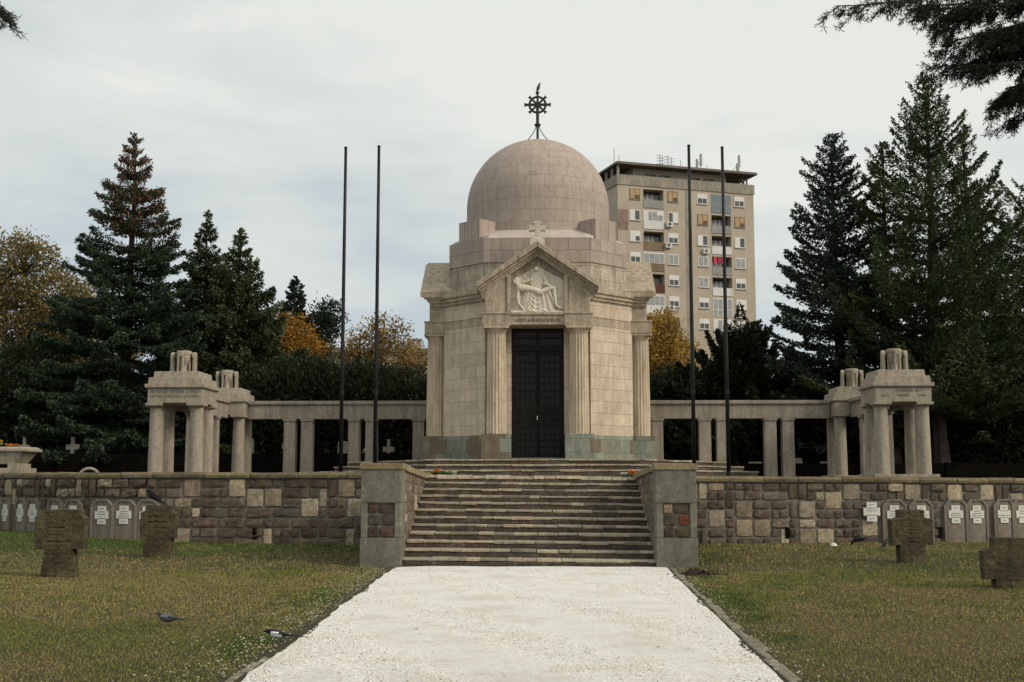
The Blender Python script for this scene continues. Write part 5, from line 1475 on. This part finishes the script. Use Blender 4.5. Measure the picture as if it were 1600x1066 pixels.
lobes_tree('autumn_tree','large olive and brown autumn tree at the far left behind the dark conifers', -28.2, 65, [(0,0,13.2,2.0,2.0,1.9),(-2.2,0,11.6,2.2,2,2.2),(2.2,0,11.0,2.2,2,2.2),(0,0,9.,3.4,2.5,3.2),(4.0,0,8.4,2.4,2,2.6),(-4,0,9,2.6,2,3)], 52000, 105, AUT, (.10,.22), up=.2, trunkr=.3, clump=.30, shell=.35)
lobes_tree('autumn_tree','small rounded orange autumn tree behind the left end of the colonnade', -13.2, 62, [(0,0,8.8,1.5,1.4,1.3),(.7,0,7.9,1.7,1.4,1.3),(-.6,0,7.2,1.6,1.3,1.4)], 15000, 106, ORA, (.10,.18), up=.1, trunkr=.15, clump=.24, shell=.5)
lobes_tree('autumn_tree','sparse golden brown autumn tree with sky showing through, left of the chapel', -8.0, 62, [(0,0,9.0,1.5,1.4,1.2),(-1.4,0,8.1,1.2,1.2,1.0),(1.7,0,7.6,1.5,1.3,1.1),(.5,0,6.6,2.0,1.4,1.4),(2.2,0,5.9,1.3,1.2,1.3)], 14000, 107, ((.22,.13,.035),(.38,.24,.075),(.13,.11,.035)), (.09,.17), up=.1, trunkr=.12, clump=.22, shell=.3)
lobes_tree('autumn_tree','golden yellow autumn tree right behind the chapel, in front of the tower block', 6.3, 62, [(0,0,9.3,1.0,1.1,1.1),(.5,0,7.9,1.4,1.3,1.3),(-.7,0,7.7,1.3,1.2,1.4),(0,0,6.4,1.8,1.5,1.5)], 24000, 108, ((.36,.21,.035),(.58,.37,.075),(.24,.17,.05)), (.08,.16), up=.0, trunkr=.12, clump=.20, shell=.3)
def yew(label, x, y, lobes, n, seed):
    y += 2.4; x *= 1.045; lobes = [(a,b,1.67+(c-1.67)*1.045,d,e,f) for a,b,c,d,e,f in lobes]
    return lobes_tree('yew_tree', label, x, y, lobes, int(n*2.3), seed, YEW, (.10,.25), up=.55, mat=LF, trunkr=.15, clump=.24, shell=.60, wd=.17)
yew('dark bushy yew at the far left behind the sarcophagus', -20.3, 47, [(0,0,5.4,2.1,1.8,1.8),(-1.6,0,4.4,2.2,1.8,2.4),(1.2,0,4.0,2.0,1.8,2.2),(-3.8,0,5,2.4,2,2.8)], 22000, 201)
yew('dark broad yew behind the near left pavilion', -14.6, 48.5, [(0,0,4.3,2.2,1.5,1.9),(-2.2,0,4.0,2.,1.5,2.),(2.2,0,4.0,2.2,1.5,2.)], 15000, 202)
yew('dark dense yew behind the left colonnade, nearest the conifers', -9.2, 47.5, [(0,0,5.0,1.6,1.6,1.6),(-1.5,0,4.3,1.5,1.4,1.8),(1.4,0,4.5,1.4,1.4,1.6)], 17000, 203)
yew('dark dense yew behind the left flagpoles', -6.2, 47.2, [(0,0,4.8,1.5,1.6,1.5),(-1.2,0,4.7,1.3,1.4,1.7),(1.4,0,4.2,1.4,1.4,1.6)], 16000, 204)
yew('dark low yew close to the left side of the chapel', -3.6, 47.6, [(0,0,4.2,1.4,1.5,1.5),(.9,0,4.6,1.0,1.4,1.2),(-1.2,0,3.7,1.3,1.4,1.5)], 11000, 205)
yew('dark yew close to the right side of the chapel', 5.1, 47.2, [(0,0,4.4,1.4,1.5,1.6),(.9,0,4.8,1.0,1.2,1.3),(-1.2,0,4.2,1.4,1.4,1.5)], 14000, 206)
conifer('yew_tree','large spreading yew with feathery upward branches behind the right flagpoles', 8.3, 49.4, 5.2, 3.7, 207, zb=.02, nwh=18, nb=12, droop=(8,68), prof=.50, col=YEW, dens=2.6, hang=.10, ragged=.42, spr=(.12,.26), wd=.055, upturn=.12, widthf=.30)
yew('dark undergrown yew below the feathery one behind the right flagpoles', 8.2, 48.6, [(-.2,0,4.4,1.5,1.4,1.8),(1.6,0,4.0,1.7,1.4,1.7)], 10000, 2071)
yew('dark yew between the right flagpoles and the far right pavilion', 11.8, 48.5, [(0,0,3.7,2.,1.5,1.7),(1.6,0,3.8,1.6,1.5,1.8)], 11000, 208)
yew('dark low yew behind the near right pavilion', 15.2, 45.5, [(0,0,4.2,2.3,1.5,2.2),(-1.8,0,3.9,1.8,1.4,1.9)], 14000, 209)
yew('dark dense yew at the far right picture edge', 19.2, 45, [(0,0,4.7,2.4,1.8,2.4),(2,0,5.2,2.2,1.8,2.6),(-1.8,0,4.,1.8,1.6,2.2)], 18000, 210)
conifer('spruce_tree','narrow open spruce with bluish needles, left one of the two tall right conifers', 11.9, 48, 13.7, 2.75, 109, zb=.12, nwh=50, nb=9, droop=(-10,38), prof=.62, col=((.024,.036,.026),(.095,.118,.090)), dens=1.7, hang=.12, ragged=.50, spr=(.09,.19), wd=.075, upturn=.06, widthf=.22)
conifer('fir_tree','tallest conifer, a broad dark green fir at the right', 15.1, 46.2, 15.6, 4.2, 110, zb=.14, nwh=32, nb=9, droop=(-10,48), prof=.78, col=FIR, dens=2.2, hang=.12, ragged=.58, upturn=.20, spr=(.10,.20), wd=.06, widthf=.24)
conifer('fir_tree','fir with a second top just right of the tallest conifer', 17.0, 47.5, 13.9, 2.8, 113, zb=.12, nwh=22, nb=7, droop=(-12,50), prof=.60, col=FIR, dens=2.2, hang=.12, ragged=.55, upturn=.20, spr=(.10,.20), wd=.06, widthf=.24)
conifer('fir_tree','fir cut by the right picture edge, lower than the tallest conifer', 20.6, 50.5, 12.2, 4.4, 111, zb=.10, nwh=24, nb=9, droop=(-16,45), prof=.58, col=FIR, dens=2.1, hang=.2, ragged=.5, upturn=.14, spr=(.11,.22), wd=.06, widthf=.26)
conifer('fir_tree','smaller fir between the two tall right conifers', 13.5, 46.8, 13.0, 1.8, 112, zb=.12, nwh=22, nb=7, droop=(-14,50), prof=.55, col=FIR, dens=2.2, hang=.12, ragged=.5, upturn=.18, spr=(.10,.20), wd=.06, widthf=.26)
# far dark wood closing the view under the crowns
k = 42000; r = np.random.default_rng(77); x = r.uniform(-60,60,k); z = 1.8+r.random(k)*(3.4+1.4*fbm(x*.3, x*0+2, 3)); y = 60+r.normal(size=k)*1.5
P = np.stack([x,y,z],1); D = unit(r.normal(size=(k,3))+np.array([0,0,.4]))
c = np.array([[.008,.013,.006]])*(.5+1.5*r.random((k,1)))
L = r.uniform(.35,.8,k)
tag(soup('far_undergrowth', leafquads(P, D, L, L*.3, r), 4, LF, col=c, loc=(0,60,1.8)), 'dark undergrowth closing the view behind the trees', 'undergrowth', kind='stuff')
k = 16000; x = r.uniform(-26,-2.6,k); s2 = r.random(k) < .42; x = np.where(s2, -x*.95, x); y = 52.4+r.random(k)*1.0; z = 1.8+r.random(k)**1.3*(1.+.5*fbm(x*.7, x*0+9, 3))

# ------------------------------------------------------------------ overhanging needle branches near the camera
NDL = M_leaf('near_needles', (1,1,1), .1)
def spray(branches, r, nl, col):
    V = []; C_ = []; tubes = []
    for bi, (pts, tl, dn) in enumerate(branches):
        if bi in (0,10,15): dn = dn*.55
        pts = [np.array(p) for p in pts]; seg = [np.linalg.norm(b-a) for a, b in zip(pts, pts[1:])]; tot = sum(seg)
        tubes.append((pts, .010))
        n_tw = int(tot*dn*1.9)
        for q in range(n_tw):
            u = tot*(q+r.random())/n_tw; i = 0
            while i < len(seg)-1 and u > seg[i]: u -= seg[i]; i += 1
            p = pts[i]+(pts[i+1]-pts[i])*min(1,u/seg[i]); d = unit(pts[i+1]-pts[i])
            side = unit(np.cross(d, np.array([0,0,1.])))*(1 if q % 2 else -1)
            td = unit(d*.75+side*.45*r.random()+np.array([0,0,-.35-.5*r.random()])+r.normal(size=3)*.22); L = tl*r.uniform(.5,1.2)
            tp = [p, p+td*L*.5, p+td*L+np.array([0,0,-.12*L])]; tubes.append((tp, .0028))
            n = int(L*330)
            s = r.random(n); P = p+td*(L*s)[:,None]+np.array([0,0,-.12])*L*(s**2)[:,None]
            D = unit(td*.55+unit(r.normal(size=(n,3)))*.85); l = nl*r.uniform(.7,1.25,n)
            V.append(leafquads(P, D, l, np.full(n,.0024), r)); cc = r.random((n,1)); C_.append(np.array(col[0])*(1-cc)+np.array(col[1])*cc)
            for _ in range(3):      # small secondary twig
                s0_ = r.uniform(.25,.8); p2 = p+td*L*s0_; d2 = unit(td*.5+unit(r.normal(size=3))*.6+np.array([0,0,-.2])); L2 = L*.45; n = int(L2*320); s = r.random(n)
                P = p2+d2*(L2*s)[:,None]; D = unit(d2*.55+unit(r.normal(size=(n,3)))*.85); l = nl*r.uniform(.7,1.2,n)
                V.append(leafquads(P, D, l, np.full(n,.0024), r)); cc = r.random((n,1)); C_.append(np.array(col[0])*(1-cc)+np.array(col[1])*cc); tubes.append(([p2,p2+d2*L2],.002))
    return np.concatenate(V), np.concatenate(C_), tubes
BR = [([(3.24,6.00,4.30),(2.74,6.05,4.21),(2.36,6.10,4.17),(2.11,6.15,4.16),(1.93,6.20,4.16),(1.83,6.25,4.18)],.13,26),
([(3.28,6.10,4.27),(2.91,6.15,4.20),(2.66,6.20,4.15),(2.41,6.25,4.16),(2.33,6.30,4.18)],.17,34),
([(3.23,6.00,4.09),(2.92,6.05,4.05),(2.68,6.10,4.00),(2.47,6.15,3.96),(2.42,6.20,3.96)],.17,36),
([(3.33,6.15,4.09),(3.05,6.20,4.00),(2.84,6.25,3.99),(2.62,6.30,3.91),(2.55,6.35,3.90)],.15,38),
([(3.25,6.00,3.89),(2.98,6.05,3.85),(2.74,6.10,3.81),(2.53,6.15,3.81),(2.35,6.20,3.83)],.12,30),
([(3.29,6.10,3.86),(3.05,6.15,3.78),(2.84,6.20,3.73),(2.69,6.25,3.68),(2.64,6.30,3.64)],.13,34),
([(3.34,6.20,3.79),(3.12,6.25,3.73),(2.94,6.30,3.66),(2.83,6.35,3.62),(2.77,6.40,3.60)],.12,34),
([(3.39,6.30,4.54),(3.07,6.35,4.46),(2.74,6.40,4.34),(2.55,6.45,4.21),(2.46,6.50,4.18)],.18,34),
([(3.37,6.30,4.18),(3.19,6.35,4.13),(3.00,6.40,3.94),(2.87,6.45,3.81),(2.79,6.50,3.80)],.18,34),
([(3.20,5.90,3.96),(2.97,5.95,3.84),(2.83,6.00,3.76),(2.70,6.05,3.68)],.15,34),
([(3.28,6.20,4.53),(2.96,6.25,4.41),(2.71,6.30,4.37),(2.31,6.35,4.33),(2.09,6.40,4.31)],.16,30),
([(3.36,6.1,4.35),(3.1,6.2,4.25),(2.85,6.3,4.1),(2.65,6.3,4.05)],.2,36),
([(3.36,6.0,4.22),(3.1,6.1,4.0),(2.95,6.2,3.9),(2.75,6.3,3.95)],.18,36),
([(3.4,6.1,3.95),(3.1,6.15,3.92),(2.95,6.2,3.86),(2.82,6.25,3.76),(2.74,6.25,3.72)],.15,36),
([(3.4,6.3,4.4),(3.1,6.35,4.3),(2.9,6.35,4.12),(2.66,6.35,4.05)],.18,38),
([(3.4,6.2,4.5),(3.1,6.25,4.4),(2.8,6.3,4.28),(2.5,6.35,4.22),(2.3,6.35,4.22)],.15,36)]
BL = [([(-3.31,6.00,4.41),(-2.98,6.05,4.29),(-2.77,6.10,4.24),(-2.62,6.15,4.19),(-2.59,6.20,4.17)],.12,30),
([(-3.39,6.15,4.41),(-3.06,6.20,4.32),(-2.81,6.25,4.24),(-2.67,6.30,4.23)],.12,30)]
for (brs, tx, lab, seed) in ((BR, 6.9, 'dark needle tree whose branches hang into the top right corner close to the camera', 5), (BL, -6.9, 'dark needle tree of which one twig tip reaches into the top left corner', 6)):
    r = np.random.default_rng(seed); s = 1 if tx > 0 else -1
    root = empty('overhanging_tree', (tx,6.3,0), lab, 'tree')
    m = MB(); m.tube([(tx,6.3,-.1),(tx+s*.05,6.3,1.5),(tx,6.32,3.),(tx+s*.05,6.3,4.6),(tx,6.3,6.)], [.26,.20,.17,.13,.06], 12)
    V, C_, tubes = spray(brs, r, .032, ((.006,.009,.004),(.022,.028,.011)))
    for pts, rad in tubes:
        if rad > .005:
            m.tube([(tx,6.3,float(pts[0][2])+.05)]+[tuple(p) for p in pts], [.02,.008]+[.007-.005*i/len(pts) for i in range(1,len(pts))], 6)
            continue
        m.tube([tuple(p) for p in pts], [rad]+[rad*.5]*(len(pts)-1), 4)
    m.build('trunk', BARK, root, uv=False)
    soup('needles', V, 4, NDL, root, C_)

# ------------------------------------------------------------------ birds
FEA = NT('feathers'); FEA.rough(.7); FEA.b.inputs['Specular IOR Level'].default_value = .12; at_ = FEA.node('ShaderNodeAttribute', attribute_name='Col'); FEA.base(at_.outputs['Color']); FEA = FEA.m
BEAK = M_plain('beak_and_legs', (.03,.028,.025), .5, 0, .2)
PINKL = M_plain('pigeon_legs', (.30,.08,.07), .6, 0, .2)
def bird(name, label, cat, x, y, z, L, yaw, spine, colf, legs, wing, tail_w, legmat=BEAK, tilt=0, fat=1.15):
    """spine: list of (x along body 0 beak..1 tail, z height, half width, half height) in units of L, facing -x"""
    root = empty(name, (x,y,z), label, cat)
    M = Matrix.Translation((x,y,z)) @ Matrix.Rotation(R_(yaw),4,'Z') @ Matrix.Scale(L,4)
    m = MB(M); n = 16; K = []
    for i in range(len(spine)-1):
        a, b = spine[i], spine[i+1]
        for q in range(3): t = q/3; t2 = t; K.append(tuple(a[j]+(b[j]-a[j])*t2 for j in range(4)))
    K.append(spine[-1]); vs = []; fs = []; cs = []
    for i, (px_, pz, hw, hh) in enumerate(K):
        p0, p1 = K[max(i-2,0)], K[min(i+2,len(K)-1)]; dx, dz = p1[0]-p0[0], p1[1]-p0[1]; dl = math.hypot(dx,dz) or 1; dx /= dl; dz /= dl
        hw *= fat; hh *= fat
        for k in range(n):
            a = 2*PI*k/n; vs.append((px_-.45-dz*hh*math.sin(a), hw*math.cos(a), pz+dx*hh*math.sin(a)))
    for i in range(len(K)-1):
        for k in range(n):
            f_ = (i*n+k, (i+1)*n+k, (i+1)*n+(k+1)%n, i*n+(k+1)%n)
            c = colf((K[i][0]+K[i+1][0])/2, math.sin(2*PI*(k+.5)/n), abs(math.cos(2*PI*(k+.5)/n))); m.add([], [], None); fs.append(f_); cs.append(c)
    base = len(m.v); m.v += [tuple(M @ Vector(p)) for p in vs]
    for f_, c in zip(fs, cs): m.f.append(tuple(q+base for q in f_)); m.c.append(c)
    m.f.append(tuple(base+k for k in range(n))); m.c.append((.03,.03,.03)); m.f.append(tuple(base+(len(K)-1)*n+k for k in reversed(range(n)))); m.c.append(cs[-1])
    body = m.build('body', FEA, root, smooth=True, uv=False)
    # eye
    m = MB(M)
    for s in (-1, 1):
        hx, hz, hw = spine[2][0]-.45, spine[2][1]+.012, spine[2][2]*fat*.93
        m.lathe(hx, s*hw, [(.0,hz-.012),(.011,hz-.006),(.011,hz+.006),(.0,hz+.012)], 6)
    m.build('eye', M_plain('bird_eye',(.30,.12,.02) if cat == 'pigeon' else (.01,.01,.01),.2,0,.1), root, uv=False)
    for s in (-1, 1):       # folded wing, a shallow pointed shell against the flank
        m = MB(M); P = wing['pts']; ny = len(P); vs = []
        for (px_, pz, up, dn, off) in P:
            for (zz, oo) in ((up,.6),(up*.5,1.),(-dn*.3,1.05),(-dn,.7)): vs.append((px_-.45, s*off*oo*fat, pz+zz))
            for (zz, oo) in ((-dn*.3,.6),(up*.5,.6)): vs.append((px_-.45, s*off*oo*fat, pz+zz))
        for i in range(ny-1):
            for k in range(6):
                f_ = (i*6+k, (i+1)*6+k, (i+1)*6+(k+1)%6, i*6+(k+1)%6)
                if s < 0: f_ = tuple(reversed(f_))
                m.f.append(f_); m.c.append(wing['col'](P[i][0], k))
        m.v = [tuple(M @ Vector(p)) for p in vs]
        m.f.append(tuple(range(6))); m.c.append(wing['col'](0,0)); m.f.append(tuple(range((ny-1)*6,ny*6))); m.c.append(wing['col'](1,0))
        m.build('wing', FEA, root, smooth=True, uv=False)
    for s in (-1, 1):
        m = MB(M); lx = legs[0]-.45+s*.03; 
        m.tube([(lx+.02,s*.05,legs[1]),(lx+.035,s*.05,legs[1]*.5),(lx,s*.055,.012)], [.016,.009,.008], 6)
        for a in (-.5,0,.5,PI): m.tube([(lx,s*.055,.010),(lx-.07*math.cos(a),s*.055+.07*math.sin(a),.006)], [.007,.004], 5)
        m.build('leg', legmat, root, uv=False)
BK = (.012,.012,.015)
def crowcol(t, up, sd): return BK
cwing = lambda c1: {'pts':[(.26,.30,.03,.04,.085),(.36,.295,.055,.07,.10),(.50,.27,.05,.07,.095),(.65,.235,.035,.045,.07),(.80,.20,.015,.02,.035)], 'col':lambda t,k: c1}
crow_sp = [(0,.36,.004,.004),(.07,.375,.016,.018),(.13,.39,.042,.045),(.20,.37,.055,.06),(.28,.31,.085,.09),(.40,.27,.10,.105),(.52,.24,.085,.09),(.64,.21,.05,.045),(.80,.17,.045,.018),(.98,.12,.055,.010)]
up_sp = [(.06,.56,.004,.004),(.12,.565,.016,.018),(.18,.57,.042,.045),(.23,.52,.052,.06),(.28,.42,.085,.09),(.36,.32,.10,.105),(.46,.25,.085,.09),(.58,.18,.05,.045),(.72,.10,.045,.018),(.88,.02,.05,.010)]
peck = [(.0,.06,.004,.004),(.05,.12,.016,.018),(.10,.19,.046,.046),(.17,.27,.058,.058),(.27,.34,.09,.09),(.40,.38,.105,.10),(.52,.39,.09,.09),(.64,.39,.05,.045),(.80,.41,.045,.018),(.98,.43,.055,.010)]
pwing = lambda c1: {'pts':[(.26,.36,.03,.04,.09),(.36,.39,.05,.065,.11),(.50,.41,.05,.06,.10),(.65,.41,.035,.04,.075),(.82,.42,.015,.02,.035)], 'col':lambda t,k: c1}
bird('crow','glossy black crow perched on the left stone cross, head raised to the left','crow', -8.08, 26.16, 1.155, .52, -6, [(0,.60,.004,.004),(.06,.62,.018,.02),(.12,.63,.046,.05),(.19,.58,.06,.065),(.28,.48,.09,.095),(.40,.38,.105,.11),(.52,.30,.09,.095),(.64,.22,.055,.05),(.80,.11,.05,.022),(.98,.0,.055,.012)], crowcol, (.44,.30), {'pts':[(.25,.44,.03,.04,.09),(.36,.39,.055,.07,.11),(.50,.30,.05,.07,.10),(.65,.20,.035,.045,.075),(.82,.09,.015,.02,.035)], 'col':lambda t,k:(.012,.012,.015)}, .05)
bird('crow','black crow pecking at the grass before the right wall, nearer to the white litter','crow', 7.72, 29.3, float(gz(7.72,29.3))+.02, .52, 4, peck, crowcol, (.42,.32), pwing((.015,.015,.019)), .05)
bird('jackdaw','small dark bird standing upright on the right lawn, left of the tall stone cross','bird', 8.12, 28.7, float(gz(8.12,28.7))+.02, .42, 205, up_sp, lambda t,u,s: (.035,.035,.04), (.40,.24), {'pts':[(.25,.38,.03,.04,.085),(.33,.34,.055,.07,.10),(.45,.26,.05,.07,.095),(.58,.18,.035,.045,.07),(.72,.11,.015,.02,.035)], 'col':lambda t,k:(.03,.03,.036)}, .05)
bird('crow','grey and black hooded crow sitting on top of the wheel cross above the dome','crow', CX, CY, 15.36, .42, 150, [(.12,.74,.004,.004),(.17,.75,.018,.02),(.22,.76,.05,.055),(.27,.69,.06,.065),(.31,.56,.10,.10),(.36,.42,.125,.125),(.42,.28,.115,.11),(.48,.16,.07,.06),(.55,.02,.05,.03),(.62,-.14,.05,.012)], lambda t,u,s: BK if t < .24 or t > .6 else (.11,.115,.11), (.42,.20), {'pts':[(.30,.58,.03,.04,.10),(.35,.46,.055,.07,.13),(.42,.32,.05,.07,.12),(.48,.18,.035,.045,.08),(.54,.04,.015,.02,.05)], 'col':lambda t,k:(.02,.02,.024)}, .05)
# magpie at the path edge, long tail to the right
mag_sp = [(.0,.215,.003,.003),(.045,.225,.012,.013),(.09,.235,.030,.032),(.14,.225,.038,.042),(.21,.195,.060,.062),(.31,.175,.066,.068),(.40,.17,.052,.052),(.48,.17,.030,.026),(.62,.16,.026,.010),(.82,.135,.026,.007),(1.0,.115,.014,.004)]
def magcol(t, up, sd):
    if t < .18: return BK
    if .18 <= t <= .42: return (.72,.72,.70) if up < .05 else BK
    return (.014,.018,.024)
bird('magpie','black and white magpie with a long tail at the left edge of the path','magpie', -2.42, 12.75, .02, .50, -6, mag_sp, magcol, (.33,.13), {'pts':[(.19,.215,.02,.02,.055),(.26,.205,.032,.035,.07),(.36,.195,.03,.03,.066),(.46,.18,.02,.02,.048),(.56,.17,.01,.01,.03)], 'col':lambda t,k:(.74,.74,.72) if (t < .30 and k in (0,1,5)) else (.016,.022,.035)}, .04)
pig_sp = [(0,.33,.004,.004),(.05,.34,.015,.016),(.10,.355,.045,.048),(.17,.32,.055,.06),(.27,.25,.10,.10),(.40,.22,.12,.115),(.54,.21,.10,.09),(.68,.21,.06,.045),(.84,.20,.055,.018),(1.0,.19,.05,.010)]
def pigcol(t, up, sd):
    if t < .14: return (.05,.055,.065)
    if t < .24: return (.045,.07,.065)
    if t < .62: return (.10,.10,.115)
    return (.06,.06,.068) if t < .9 else (.02,.02,.022)
bird('pigeon','dark grey feral pigeon walking on the left lawn','pigeon', -4.10, 14.3, .015, .38, -12, pig_sp, pigcol, (.42,.14), {'pts':[(.24,.27,.03,.04,.10),(.36,.265,.055,.06,.122),(.50,.25,.05,.055,.112),(.65,.235,.03,.035,.08),(.82,.22,.012,.015,.04)], 'col':lambda t,k:(.16,.165,.18) if (t < .40 or .52 < t < .6) else (.045,.045,.05)}, .05, legmat=PINKL)
